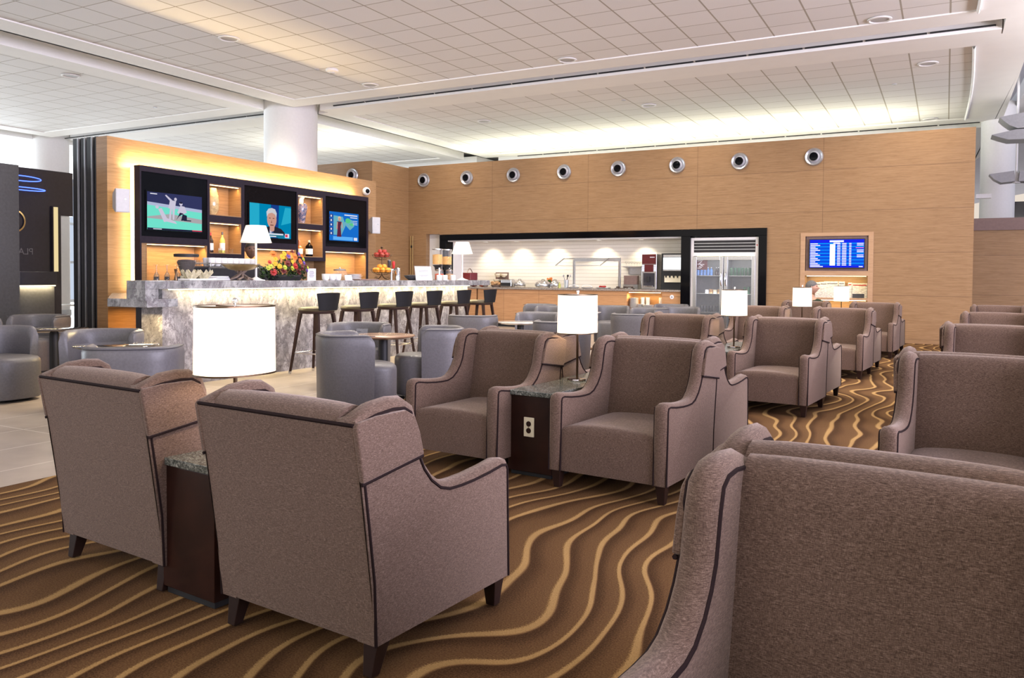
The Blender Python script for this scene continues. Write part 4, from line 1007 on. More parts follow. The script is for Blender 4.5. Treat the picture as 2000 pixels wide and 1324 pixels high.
fl = [('f_yellow', (-.20, .17), .036), ('f_yellow', (-.24, .26), .03), ('f_yellow', (-.13, .29), .038), ('f_yellow', (-.09, .33), .032), ('f_yellow', (.02, .23), .026), ('f_yellow', (-.26, .20), .03),
      ('f_red', (-.29, .10), .045), ('f_red', (.06, .18), .045), ('f_red', (-.33, .22), .025), ('f_orange', (-.26, .32), .045), ('f_orange', (.08, .30), .05), ('f_orange', (.17, .24), .04), ('f_orange', (-.02, .34), .03), ('f_orange', (.22, .31), .03),
      ('f_purple', (-.03, .30), .035), ('f_purple', (.24, .22), .03), ('f_purple', (.17, .33), .028), ('f_purple', (.28, .13), .03), ('f_dark', (-.06, .21), .045), ('f_dark', (.12, .12), .05), ('f_dark', (.05, .36), .03), ('f_dark', (-.14, .12), .04), ('f_dark', (.27, .18), .03), ('f_dark', (.19, .16), .04),
      ('lime', (-.36, .15), .03), ('lime', (-.32, .17), .026), ('lime', (-.12, .16), .03), ('lime', (.24, .27), .028), ('lime', (.30, .16), .026), ('lime', (.0, .15), .03)]
for mt, (y, z), r in fl:
    m = MB(); c = Vector((.13-.30*abs(y)*abs(y)-.25*max(0, z-.15), y, z)); daisy(m, c, r*1.15, (1, y*1.2, z*1.5))
    if mt != 'f_yellow': m.ball(c, r*.55, sz=.6, seg=10, rings=6)
    m.build('bloom', mt, t)
def card(loc, w, h, label, lean=0, rz=0):
    t = thing('display_card', label, 'card', loc, rz)
    R_ = Matrix.Rotation(lean, 3, 'Y')
    MB().box(-.003, .003, -w, w, 0, 2*h, R_, (0, 0, 0)).build('sheet', 'paper', t, smooth=False)
    m = MB()
    for k in range(7): z = h*(1.55-.17*k); ww = w*(.62 if k % 3 else .45); m.box(.0034, .0040, -ww, ww, z, z+.006, R_, (0, 0, 0))
    m.build('print', 'ink', t, smooth=False); return t
card((-7.1, 7.77, BZ), .055, .075, 'white card standing beside the flower arrangement on the bar', rz=-.5)
t = card((-7.2, 10.42, BZ), .14, .11, 'large white notice in a clear frame leaning on the bar', lean=-.25, rz=-.5)
MB().box(-.006, -.003, -.15, .15, 0, .235, Matrix.Rotation(-.25, 3, 'Y'), (0, 0, 0)).build('clear_frame', 'cglass', t, smooth=False)
# glass bottles / shot pourers at the left end
t0 = None
for i, y in enumerate((5.46, 5.58, 5.72)):
    lb = 'upturned stem glass on the left end of the bar, '+('first', 'second', 'third')[i]+' from the left'
    if t0 is None:
        t0 = thing('stem_glass', lb, 'glass', (-7.32, 5.80, BZ), 0, 'upturned stem glasses')
        MB().lathe([(.030, 0), (.028, .05), (.012, .085)], seg=16, cap=False).build('bowl', 'glass', t0); MB().cyl((0, 0, .004), .02, .035, 14).build('stopper', 'blackm', t0); MB().cyl((0, 0, .085), .006, .075, 8).build('stem', 'glass', t0); MB().cyl((0, 0, .16), .032, .004, 18).build('foot', 'glass', t0); tt = t0
    else: tt = dup(t0, (-7.32, 5.80, BZ), 0, lb)
    tt.location = (-7.32, 5.66+.13*i, BZ)
t = thing('jigger', 'dark hourglass bar measure among the upturned stem glasses', 'jigger', (-7.12, 5.74, BZ)); MB().lathe([(.02, 0), (.022, .01), (.007, .06), (.018, .12)], seg=14).build('body', 'bronze', t)
for i, y in enumerate((6.10, 6.24)):
    t = thing('glass_tealight', 'small square tealight on the bar left of the coffee grinder, '+('left' if i == 0 else 'right')+' one', 'tealight', (-7.35, y-.05, BZ), 0, 'tealights on the bar')
    MB().box(-.028, .028, -.045, .045, 0, .05).build('holder', 'cream', t, bev=.004); MB().cyl((.0285, -.012, .027), .014, .003, 14, ax='x').build('opening', 'blackm', t); MB().cyl((.0285, .022, .027), .014, .003, 14, ax='x').build('opening', 'blackm', t)
# snack tray with two paper bowls
t = thing('snack_tray', 'white tray with crumpled paper cups on the left part of the bar', 'tray', (-7.25, 6.12, BZ), .1)
MB().prism([(-.10, -.20), (.10, -.20), (.10, .20), (-.10, .20)], 2, 0.0, .02).build('tray', 'whiteg', t, bev=.008)
MT['crepe'] = P('translucent_paper_cup', (.50, .45, .30), .7, var=.3, vs=30)
for sy, rr in ((-.09, .09), (.09, .09)):
    m = MB(); vs = []; fs = []; n = 36
    for j, (r, z) in enumerate(((.05, .02), (.07, .05), (.10, .10))):
        for k in range(n): a = 2*PI*k/n; q = r*(1+.10*(j/2)*math.sin(k*PI*.5)); vs.append((q*math.cos(a), sy+q*math.sin(a), z+.012*j*math.cos(k*1.7)))
    for j in range(2):
        for k in range(n): fs.append((j*n+k, j*n+(k+1) % n, (j+1)*n+(k+1) % n, (j+1)*n+k))
    fs.append(tuple(range(n))); m._add(vs, fs); m.build('paper_cup', 'crepe', t, ang=20)
t = thing('napkin_stack', 'folded white napkins on the bar before the coffee machine', 'napkins', (-7.28, 6.42, BZ), .2)
for k in range(3): MB().box(-.09, .09, -.13, .13-.012*k, .002+.016*k, .015+.016*k, Matrix.Rotation(.05*k, 3, 'Z')).build('napkin', 'paper', t, bev=.006)
# driftwood bowl
t = thing('footed_bowl', 'shallow copper and gold bowl on a driftwood foot on the bar', 'bowl', (-7.2, 6.70, BZ)); t.scale = (1, 1, .78)
MB().lathe([(.03, .135), (.14, .165), (.22, .235)], seg=36, cap=False).build('bowl', 'gold', t)
MB().lathe([(.215, .233), (.13, .168), (.02, .145)], seg=36, cap=False).build('inner_bowl', 'copper', t)
MT['drift'] = P('driftwood', (.20, .15, .12), .8, var=.3, vs=15, bmp=.4); m = MB()
for a in range(7):
    q = a*2*PI/7; m.tube([(.12*math.cos(q), .14*math.sin(q), .012), (.07*math.cos(q+.5), .08*math.sin(q+.5), .05), (.02*math.cos(q+1), .02*math.sin(q+1), .10), (.06*math.cos(q+2), .06*math.sin(q+2), .145)], .014, 7)
m.build('driftwood_foot', 'drift', t)
m = MB()
for k in range(12): a = random.uniform(0, 6.28); r = random.uniform(0, .1); m.ball((r*math.cos(a), r*math.sin(a), .185+random.uniform(0, .02)), .018, seg=8, rings=5)
m.build('wrapped_sweets', 'whiteg', t)['kind'] = 'stuff'
# grinder
t = thing('coffee_grinder', 'coffee grinder with a large clear bean hopper behind the bar', 'coffee grinder', (-7.88, 6.50, 1.0))
MB().lathe([(.055, .17), (.135, .40)], seg=28, cap=False).build('hopper', 'cglass', t)
MB().lathe([(.05, .175), (.105, .34), (.09, .362), (.02, .37)], seg=28).build('beans', 'choc', t)
MB().lathe([(.138, .40), (.14, .43), (.13, .435)], seg=28).build('lid', 'blackm', t)
MB().box(-.08, .08, -.08, .08, 0, .17).build('body', 'navy', t, bev=.02)
# espresso machine with cups
t = thing('espresso_machine', 'low dark espresso machine behind the bar with cups on top', 'coffee machine', (-7.92, 7.12, 1.02))
MB().box(-.22, .22, -.44, .40, 0, .275).build('body', 'navy', t, bev=.03, seg=3)
MB().tube([(.20, -.40, .31), (.20, .38, .31)], .006, 8).tube([(-.2, -.40, .31), (-.2, .38, .31)], .006, 8).tube([(.2, -.40, .27), (.2, -.40, .31), (-.2, -.40, .31), (-.2, -.4, .27)], .006, 8).build('cup_rail', 'chrome', t)
MB().box(.222, .226, -.38, .34, .03, .06).build('trim_bar', 'steel', t, smooth=False)
cp = None
def mkcup(loc, label, group):
    t = thing('coffee_cup', label, 'cup', loc, 0, group)
    MB().lathe([(.028, 0), (.040, .02), (.043, .100), (.040, .100), (.036, .02), (.01, .008)], seg=20, cap=False).build('body', 'whiteg', t)
    MB().tube([(0, .037+.022*math.sin(a), .045+.024*math.cos(a)) for a in [i*PI/7 for i in range(8)]], .004, 6).build('handle', 'whiteg', t); return t
lb = 'white coffee cup in the row on top of the espresso machine'
cp = mkcup((-7.78, 6.78, 1.297), lb, 'cups on the espresso machine')
for i in range(1, 8): dup(cp, (-7.78, 6.78+.092*i, 1.297), .1, lb)
for i in range(8): dup(cp, (-7.89, 6.80+.092*i, 1.297), .1, lb)
MB
gl0 = thing('glass_cup', 'clear glass left of the cup row on the espresso machine', 'glass', (-7.99, 6.74, 1.297), 0, 'clear glasses on the espresso machine'); MB().lathe([(.028, 0), (.033, .07)], seg=16, cap=False).build('cup', 'glass', gl0)
dup(gl0, (-8.06, 6.84, 1.297), 0, gl0['label'])
# cups, jar, plates to the right of the flowers
lb2 = 'white cup on the bar before the cookie jar'
for y in (8.20, 8.33, 8.44): 
    c = dup(cp, (-7.25, y, BZ), .3, lb2, 'cups before the cookie jar'); c.scale = (1.2, 1.2, .85)
def jar(loc, r, h, fill, label, lid='steel'):
    t = thing('glass_jar', label, 'jar', loc)
    MB().lathe([(r*.9, 0), (r, .02), (r, h*.8), (r*.8, h*.9)], seg=24, cap=False).build('body', 'cglass', t)
    MB().lathe([(r*.88, .005), (r*.95, .02), (r*.95, h*.6), (.01, h*.64)], seg=20).build('contents', fill, t)
    MB().lathe([(r*.85, h*.88), (r*.88, h*.98), (r*.4, h*1.04), (.012, h*1.06)], seg=24).build('lid', lid, t); MB().ball((0, 0, h*1.13), .012).build('knob', 'steel', t); return t
jar((-7.45, 8.72, BZ), .10, .15, 'bread', 'round glass cookie jar with steel lid on the bar')
t = thing('card_wedge', 'small tilted price card by the cookie jar on the bar', 'card', (-7.2, 8.62, BZ), -.5); MB().box(-.03, .03, -.05, .05, .0, .004).box(-.03, -.026, -.05, .05, .004, .07, Matrix.Rotation(-.4, 3, 'Y')).build('sheet', 'paper', t, smooth=False)
t = thing('plate_stack', 'stack of white plates and saucers on the bar under the right television', 'plates', (-7.45, 9.02, BZ)); m = MB()
for k in range(7): m.lathe([(.07, .001+k*.012), (.11, .009+k*.012), (.11, .012+k*.012)], (.01*math.sin(k*2), .012*math.cos(k*3), 0), seg=28)
m.build('plates', 'whiteg', t)
t = thing('wood_board', 'flat wooden board under the plates on the bar', 'board', (-7.15, 8.92, BZ)); MB().box(-.06, .07, -.22, .2, 0, .018).build('board', 'mdf', t, bev=.004)
# tiered fruit stand
t = thing('fruit_stand', 'two-tier wire fruit stand on the bar', 'fruit stand', (-7.32, 9.50, BZ))
MB().cyl((0, 0, .08), .006, .40, 8).ball((0, 0, .48), .018).build('pole', 'bronze', t)
def basket(m, r0, r1, z0, z1):
    for k in range(14): a = 2*PI*k/14; m.tube([(r0*math.cos(a), r0*math.sin(a), z0), ((r0*.3+r1*.7)*math.cos(a), (r0*.3+r1*.7)*math.sin(a), z0+(z1-z0)*.4), (r1*math.cos(a), r1*math.sin(a), z1)], .002, 4)
    for r, z in ((r1, z1), ((r0+r1)/2*1.1, z0+(z1-z0)*.45), (r0, z0)): m.tube([(r*math.cos(2*PI*i/24), r*math.sin(2*PI*i/24), z) for i in range(24)], .003, 5, True)
m = MB(); basket(m, .05, .145, .30, .37); m.build('upper_basket', 'bronze', t)
m = MB(); basket(m, .06, .165, .08, .15); m.build('lower_basket', 'bronze', t)
m = MB()
for s in (-1, 1):
    for ax in (0, 1):
        P_ = [(.0, .08), (.05, .03), (.11, .01), (.14, .03), (.12, .05), (.10, .035)]; m.tube([((s*q if ax else 0), (0 if ax else s*q), z) for q, z in P_], .004, 6)
m.build('scroll_foot', 'bronze', t)
for k in range(9):
    a = 2*PI*k/7; r = .085 if k < 7 else .0; z = .375 if k < 7 else .42
    f = thing('apple', 'dark red apple on the upper tier of the fruit stand', 'apple', (-7.32+r*math.cos(a)+(k == 8)*.05, 9.50+r*math.sin(a)-(k == 7)*.04, BZ+z), 0, 'apples on the upper tier'); MB().lathe([(.004, -.03), (.022, -.034), (.036, -.012), (.036, .012), (.024, .030), (.004, .024)], seg=14).build('flesh', 'apple', f)
og = None
for k in range(12):
    a = 2*PI*k/8; r = .10 if k < 8 else .045; z = .148 if k < 8 else .20; a += .4*(k >= 8)*1; 
    if k >= 8: a = 2*PI*k/4
    p = (-7.32+r*math.cos(a), 9.50+r*math.sin(a), BZ+z)
    if og is None: og = thing('orange', 'orange on the lower tier of the fruit stand', 'orange', p, 0, 'oranges on the lower tier'); MB().ball((0, 0, 0), .038, seg=16, rings=10).build('peel', 'orange', og)
    else: dup(og, p, 0, 'orange on the lower tier of the fruit stand')
# beer tap and flask
t = thing('beer_tap', 'beer tap with black and red handles on the bar', 'beer tap', (-7.42, 9.86, BZ))
MB().cyl((0, 0, 0), .02, .16, 14).tube([(0, -.07, .16), (0, .09, .16)], .018, 10).tube([(0, -.05, .16), (.07, -.05, .15), (.075, -.05, .10)], .01, 8).tube([(0, .06, .16), (.07, .06, .15), (.075, .06, .10)], .01, 8).build('spouts', 'chrome', t)
MB().lathe([(.014, .19), (.024, .24), (.026, .29), (.01, .31)], (0, -.05, 0), seg=14).build('handle', 'navy', t); MB().lathe([(.014, .18), (.022, .23), (.024, .27), (.01, .29)], (0, .06, 0), seg=14).build('handle', 'red', t)
t = thing('steel_flask', 'tall polished steel cylinder on the bar right of the fruit stand', 'canister', (-7.2, 9.72, BZ)); MB().lathe([(.042, 0), (.042, .18), (.038, .185)], seg=24).build('body', 'chrome', t)
t = thing('nut_bowl', 'wide dark oval bowl on the bar before the notice', 'bowl', (-7.4, 10.38, BZ)); MB().lathe([(.05, 0), (.09, .03), (.125, .075), (.118, .075), (.08, .04)], seg=28, sy=1.3, cap=True).build('bowl', 'darkstone', t); MB().lathe([(.105, .068), (.06, .082), (.01, .086)], seg=20, sy=1.3).build('nuts', 'choc', t)
# cereal dispensers
for i, y in enumerate((11.12, 11.40)):
    t = thing('cereal_dispenser', 'clear cereal dispenser tube on the bar, '+('left' if i == 0 else 'right')+' one of two', 'cereal dispenser', (-7.42, y, BZ+.0), 0, 'cereal dispensers')
    MB().lathe([(.085, .26), (.085, .50)], seg=24, cap=False).build('tube', 'cglass', t); MB().lathe([(.08, .262), (.08, .42-.03*i), (.01, .43-.03*i)], seg=20).build('cereal', 'cereal', t)
    MB().lathe([(.088, .50), (.088, .515), (.07, .52)], seg=24).build('lid', 'steel', t)
    MB().lathe([(.086, .25), (.05, .215), (.04, .16)], seg=20).build('outlet', 'blackm', t); MB().cyl((0, 0, 0), .07, .012, 20).box(-.02, .02, .09, .12, 0, .5).build('stand', 'steel', t)
jar((-7.25, 10.92, BZ), .075, .17, 'pumpkin', 'glass jar of orange sweets on the right part of the bar')
jar((-7.25, 11.22, BZ), .065, .17, 'bread', 'glass jar of snacks beside the jar of orange sweets')
for i, (y, w) in enumerate(((10.62, 'left'), (10.78, 'middle'), (11.02, 'right'))):
    t = thing('sugar_pot', 'small white ceramic pot on the right part of the bar, %s one' % w, 'pot', (-7.05, y, BZ), 0, 'white pots on the bar'); MB().lathe([(.04, 0), (.045, .01), (.045, .08), (.03, .085)], seg=18).build('pot', 'whiteg', t)
    if i == 0: MB().cyl((0, 0, .085), .012, .11, 10).build('dispenser_stem', 'whiteg', t)
def pumpkin(loc, r, label, mat='pumpkin'):
    t = thing('pumpkin', label, 'pumpkin', loc)
    MB().surf(lambda u, v: ((r*(1+.07*abs(math.sin(u*PI*8)))*math.sin(v*PI)+.001)*math.cos(u*2*PI), (r*(1+.07*abs(math.sin(u*PI*8)))*math.sin(v*PI)+.001)*math.sin(u*2*PI), r*.72-r*.72*math.cos(v*PI)), 48, 12, True).build('flesh', mat, t)
    MB().tube([(0, 0, r*1.38), (.005, .01, r*1.75)], .009, 7).build('stem', 'leaf', t); return t
t = thing('decorative_basket', 'dark red square basket with a loop handle on the right end of the bar', 'basket', (-7.3, 11.95, BZ)); MB().box(-.09, .09, -.12, .12, 0, .13).build('basket', 'maroon', t, bev=.01); MB().tube([(0, -.09+.18*i/10, .13+.07*math.sin(PI*i/10)) for i in range(11)], .008, 7).build('handle', 'drift', t)
MT['maroon2'] = None
# ------------------------------------------------------------------ buffet counter
KY = 17.06
t = thing('buffet_counter', 'wood-fronted buffet counter with speckled granite top', 'counter', (-7.4, W0, 0))
m = MB().box(-2.6, 1.22, .05, .74, .08, .895).box(1.22, 2.02, .05, .74, .08, .53).box(2.02, 2.44, .05, .74, .08, .895).box(1.22, 2.02, .45, .74, .53, .895).box(1.22, 2.02, .05, .45, .872, .895)
m.build('cabinet', 'woodF', t, smooth=False)
MB().box(-2.62, 2.44, 0, .77, .897, .937).build('granite_top', 'granite2', t, bev=.003)
MB().box(1.26, 1.98, .07, .09, .862, .871).build('light_strip', 'led', t, smooth=False)
area((1.62, .14, .85), .7, .05, 9, (1, .75, .35), (0, 0, 0), t)
MB().box(-2.6, 2.44, .10, .7, 0, .08).build('plinth', 'blackm', t, smooth=False)
t = thing('wheelchair_badge', 'round white badge with a dark symbol on the buffet front', 'badge', (-5.16, 16.747, .785)); MB().cyl((0, 0, 0), .045, .004, 24, ax='y').build('disc', 'paper', t); MB().tube([(.012*math.cos(a)-.002, -.004, -.008+.013*math.sin(a)) for a in [i*.5 for i in range(11)]], .0035, 5).tube([(0, -.004, .024), (0, -.004, .0), (.012, -.004, -.004), (.016, -.004, -.02)], .0035, 5).build('symbol', 'navy', t)
DZ = .9375
# crockery in the niche
for i, (x, r, n, z) in enumerate(((-6.06, .10, 18, .532), (-5.90, .085, 7, .532), (-5.72, .13, 6, .532))):
    t = thing('plate_stack', 'stack of white plates in the lit buffet niche, '+('tall left', 'short middle', 'wide right')[i]+' one', 'plates', (x, 16.88, z)); m = MB()
    for k in range(n): m.lathe([(r*.6, k*.012+.001), (r, k*.012+.008), (r, k*.012+.011)], seg=24)
    m.build('plates', 'whiteg', t)
for i, (x, z) in enumerate(((-5.90, .63), (-5.78, .63), (-5.48, .60))):
    t = thing('bowl_stack', 'tall stack of white bowls in the lit buffet niche, '+('left', 'middle', 'right')[i]+' one', 'bowls', (x, 17.0, .532)); m = MB()
    for k in range(10): m.lathe([(.03, k*.022+.001), (.055, k*.022+.03), (.052, k*.022+.03)], seg=20)
    m.build('bowls', 'whiteg', t)
t = thing('serving_platter', 'dark oval platter at the front of the lit buffet niche', 'platter', (-5.9, 16.74+.03, .532)); 
MB().lathe([(.06, 0), (.10, .012), (.095, .012)], seg=24, sy=.28).build('platter', 'navy', t)
# sneeze guard
t = thing('sneeze_guard', 'steel and glass sneeze guard standing on the buffet counter', 'sneeze guard', (-7.05, KY, DZ))
for x in (-.55, .57): MB().box(x-.025, x+.025, .0, .05, 0, .66).build('post', 'steel', t, bev=.003)
MB().tube([(-.80, 0, .69), (.60, 0, .69)], .012, 8).tube([(-.88, -.30, .52), (-.80, 0, .69)], .014, 8).tube([(.22, -.30, .52), (.32, 0, .69)], .014, 8).build('arms', 'steel', t)
MB().box(-.86, .24, -.305, -.30, .515, .53).box(-.55, .60, -.01, .02, .62, .70).build('rail', 'alu', t, smooth=False)
MB().quad((-.87, -.30, .52), (.23, -.30, .52), (.31, 0, .685), (-.79, 0, .685)).build('glass_panel', 'cglass', t, smooth=False)
# coffee machine
t = thing('coffee_vending_machine', 'tall steel coffee machine with maroon panels on the buffet', 'coffee machine', (-5.78, 17.10, DZ))
MB().box(-.175, .175, -.05, .25, 0, .78).build('body', 'steel', t, bev=.012)
MB().box(-.16, .16, -.062, -.05, .56, .775).build('upper_panel', 'maroon', t, bev=.004); MB().box(-.10, .10, -.062, -.05, .385, .55).build('menu_panel', 'maroon', t, bev=.003)
MT['btn'] = E('lit_button', (.7, .7, 1), 3)
for s in (-1, 1):
    for k in range(4): MB().box(s*.135-.02, s*.135+.02, -.058, -.05, .40+.037*k, .42+.037*k).build('button', 'btn', t, smooth=False)
MB().box(-.13, .13, -.056, -.05, .06, .36).build('dispensing_bay', 'navy', t, smooth=False); MB().box(-.03, .03, -.10, -.056, .16, .28).build('nozzle', 'blackm', t, bev=.004); MB().box(-.10, .11, -.13, -.056, .06, .08).build('drip_tray', 'chrome', t, bev=.003)
MB().box(.02, .13, -.064, -.0625, .70, .715).build('badge', 'paper', t, smooth=False)
# soda dispenser
t = thing('drinks_dispenser', 'black soft drinks dispenser with a lit white front panel on the buffet', 'drinks dispenser', (-5.25, 17.10, DZ))
MB().box(-.25, .24, -.06, .25, 0, .79).build('body', 'blackm', t, bev=.012)
MT['lit'] = E('lit_display', (.95, .97, 1), 2.2)
MB().box(-.20, .22, -.07, -.06, .44, .70).build('lit_panel', 'lit', t, smooth=False); MB().box(-.20, .22, -.068, -.06, .71, .76).build('top_trim', 'steel', t, smooth=False)
MB().box(-.20, .22, -.08, -.06, .41, .435).build('shelf_trim', 'steel', t, smooth=False)
m = MB().box(-.16, .235, -.10, -.06, .16, .30); m.build('valve_panel', 'cream', t, smooth=False)
for k in range(5): MB().prism([(-.145+.085*k, .33), (-.10+.085*k, .33), (-.11+.085*k, .26), (-.135+.085*k, .26)], 1, -.115, -.10).build('valve', 'blackm', t, smooth=False)
MB().box(-.22, .24, -.14, -.06, 0, .03).build('drip_tray', 'blackm', t, smooth=False)
# bread box, glass shelf, glasses
t = thing('bread_box', 'small brown wooden box on the buffet, left of the coffee machine', 'box', (-6.24, 17.2, DZ)); MB().box(-.16, .15, -.06, .1, .10, .30).build('box', 'mdf', t, bev=.006); MB().box(-.17, .17, -.07, .11, 0, .10).build('stand', 'steel', t, smooth=False)
t = thing('glass_rack', 'steel wall shelf with wine glasses left of the coffee machine', 'shelf', (-6.28, 17.38, 1.43)); MB().box(-.22, .22, -.08, .09, 0, .018).build('shelf', 'steel', t, smooth=False); MB().box(-.12, .22, .05, .08, -.16, 0).build('panel', 'steel', t, smooth=False)
wg = None
for k in range(6):
    p = (-6.43+.065*k, 17.37, 1.449)
    if wg is None: wg = thing('wine_glass', 'wine glass on the steel wall shelf', 'glass', p, 0, 'wine glasses on the wall shelf'); MB().lathe([(.022, 0), (.004, .006), (.004, .05), (.024, .075), (.02, .12)], seg=14, cap=False).build('glass', 'glass', wg)
    else: dup(wg, p, 0, wg['label'])
# toaster, chafing dishes, etc
t = thing('toaster', 'four-slot chrome toaster on the buffet beside the bar end', 'toaster', (-9.30, 16.98, DZ)); MB().box(-.15, .15, -.10, .12, .01, .19).build('body', 'chrome', t, bev=.025, seg=3)
for k in range(4): MB().box(-.13+.07*k, -.09+.07*k, -.07, .09, .189, .193).build('slot', 'blackm', t, smooth=False)
MB().box(-.13, .13, -.106, -.10, .03, .11).build('front_panel', 'blackm', t, smooth=False)
def chafing(x, r, label):
    t = thing('chafing_dish', label, 'chafing dish', (x, 17.0, DZ)); MB().lathe([(r*.9, .03), (r, .05), (r, .08), (r*.95, .10)], seg=28).build('pan', 'steel', t); MB().lathe([(r*.96, .10), (r*.8, .14), (r*.4, .165), (.02, .17)], seg=28).build('lid', 'chrome', t)
    MB().tube([(-.04, 0, .168), (-.03, 0, .195), (.03, 0, .195), (.04, 0, .168)], .006, 6).build('handle', 'blackm', t)
    m = MB()
    for s in (-1, 1): m.tube([(s*r*.7, -.08, 0), (s*r*.8, -.06, .05)], .008, 6).tube([(s*r*.7, .08, 0), (s*r*.8, .06, .05)], .008, 6)
    m.build('leg_frame', 'steel', t)
chafing(-8.98, .14, 'small round chafing dish right of the toaster'); chafing(-8.36, .19, 'large round chafing dish on the buffet left of the salad bowls'); chafing(-8.05, .12, 'small round chafing dish beside the larger one')
t = thing('flower_pot', 'small pot of orange flowers on the buffet', 'flowers', (-8.30, 17.25, DZ)); MB().lathe([(.04, 0), (.05, .10)], seg=16).build('pot', 'whiteg', t)
m = MB()
for k in range(8): daisy(m, Vector((.05*math.cos(k), -.02+.02*math.sin(k*2), .20+.03*math.sin(k*3))), .03, (0, -1, .5))
m.build('blooms', 'f_orange', t); MB().lathe([(.05, .10), (.06, .18), (.02, .2)], seg=10).build('foliage', 'leaf', t)
t = thing('utensil_crock', 'steel crock of serving utensils on the buffet', 'crock', (-7.78, 17.05, DZ)); MB().lathe([(.05, 0), (.055, .19)], seg=20).build('crock', 'steel', t)
for k in range(5): MB().tube([(.02*math.cos(k), .02*math.sin(k), .1), (.09*math.cos(k*1.3), .03*math.sin(k*1.3), .27)], .005, 6).ball((.095*math.cos(k*1.3), .03*math.sin(k*1.3), .285), .02, sz=1.5).build('utensil', ('steel', 'blackm', 'maroon')[k % 3], t)
t = thing('oil_bottle', 'small bottle of yellow oil beside the utensil crock', 'bottle', (-7.92, 16.98, DZ)); MB().lathe([(.03, 0), (.032, .07), (.012, .11), (.012, .14)], seg=16).build('body', 'green', t)
for i, x in enumerate((-7.55, -7.22)):
    t = thing('salad_platter', 'white oval platter under the sneeze guard, '+('left' if i == 0 else 'right')+' one', 'platter', (x, 16.95, DZ)); MB().lathe([(.09, 0), (.15, .03), (.14, .03), (.02, .012)], seg=28, sy=.7).build('platter', 'whiteg', t); MB().tube([(.12*math.cos(a), .0, .03+.05*math.sin(a)) for a in [i2*PI/8 for i2 in range(9)]], .008, 6).build('cover_rim', 'whiteg', t)
t = thing('food_tray', 'tray of red and white cold food under the sneeze guard', 'food tray', (-6.80, 16.92, DZ)); MB().box(-.14, .14, -.09, .09, 0, .03).build('tray', 'steel', t, bev=.006); m = MB()
for k in range(14): m.ball((random.uniform(-.11, .11), random.uniform(-.06, .06), .045), .024, seg=8, rings=5)
m.build('food', 'f_red', t)['kind'] = 'stuff'
t = thing('food_tray', 'tray of pastries before the brown bread box', 'food tray', (-6.30, 16.90, DZ)); MB().box(-.20, .22, -.09, .09, 0, .025).build('tray', 'chrome', t, bev=.006); m = MB()
for k in range(16): m.ball((random.uniform(-.17, .19), random.uniform(-.06, .06), .04), .026, sz=.7, seg=8, rings=5)
m.build('pastries', 'choc', t)['kind'] = 'stuff'
for i, x in enumerate((-7.0, -6.93)):
    pass
# bread / fruit at bar end on the buffet
t = thing('bread_basket', 'basket of pale bread rolls on the buffet at the bar end', 'bread basket', (-9.62, 16.95, DZ)); MB().lathe([(.08, 0), (.13, .05)], seg=24, cap=True).build('basket', 'drift', t); m = MB()
for k in range(9): a = k*.7; m.ball((.07*math.cos(a), .07*math.sin(a), .07+.02*(k % 3)), .045, 1.2, .9, .8, seg=10, rings=6)
m.build('rolls', 'bread', t)['kind'] = 'stuff'
t = thing('tiered_bowl_stand', 'stand of three pale bowls on the right end of the bar', 'bowl stand', (-7.32, 12.0-.0, BZ)); t.location = (-7.15, 11.93+.0, BZ)
bpy.data.objects.remove(t)
t = thing('tiered_bowl_stand', 'stand of pale bowls on the buffet behind the bar end', 'bowl stand', (-9.62, 17.25, DZ))
for (x, z) in ((-.10, .10), (.10, .10), (-.07, .24), (.09, .24)): MB().lathe([(.03, 0), (.085, .05), (.09, .09), (.08, .085)], (x, -.05, z), seg=20, cap=True).build('bowl', 'cream', t)
MB().box(-.18, .18, .02, .04, 0, .36).build('back_frame', 'mdf', t, smooth=False)
pumpkin((-10.08, 17.1, DZ), .09, 'small orange pumpkin behind the right end of the bar'); pumpkin((-10.30, 17.05, DZ), .11, 'dark red pumpkin behind the right end of the bar', 'f_dark')
t = thing('fruit_basket', 'basket of yellow gourds behind the right end of the bar', 'basket', (-9.92, 16.98, DZ)); MB().lathe([(.05, 0), (.08, .06)], seg=18).build('basket', 'drift', t); m = MB()
for k in range(6): m.ball((.04*math.cos(k), .04*math.sin(k), .08+.03*(k % 2)), .032, seg=8, rings=5)
m.build('gourds', 'f_yellow', t)['kind'] = 'stuff'
# extend the counter leftwards behind the bar end
t = thing('rear_counter', 'short counter section behind the right end of the bar', 'counter', (-10.4, 16.75, 0)); MB().box(-.45, .36, .0, .7, 0, .895).build('cabinet', 'woodF', t, smooth=False); MB().box(-.46, .37, -.02, .72, .897, .937).build('granite_top', 'granite2', t, smooth=False)
# kitchen downlights
k0 = None
for i, x in enumerate((-10.0, -9.15, -8.2, -7.0, -6.0)):
    lb = 'small recessed spotlight over the buffet, number %s from the left' % ('one', 'two', 'three', 'four', 'five')[i]
    if k0 is None: k0 = thing('buffet_spotlight', lb, 'spotlight', (x, 17.12, 2.044), 0, 'recessed spotlights over the buffet'); MB().lathe([(.06, 0), (.06, -.008), (.045, -.01)], seg=20, cap=False).build('rim', 'white', k0); MB().cyl((0, 0, -.004), .045, .003, 18).build('lens', 'ledoff', k0)
    else: dup(k0, (x, 17.12, 2.044), 0, lb)
    spot((x, 17.10, 2.02), 42, (1, .88, .66), 100, (.45, 0, 0), .04, .8)

area((-7.9, 17.0, 2.05), 5.6, .1, 9, (1, .90, .72), (.35, 0, 0))  # soffit light added to brighten the backsplash, has no fixture
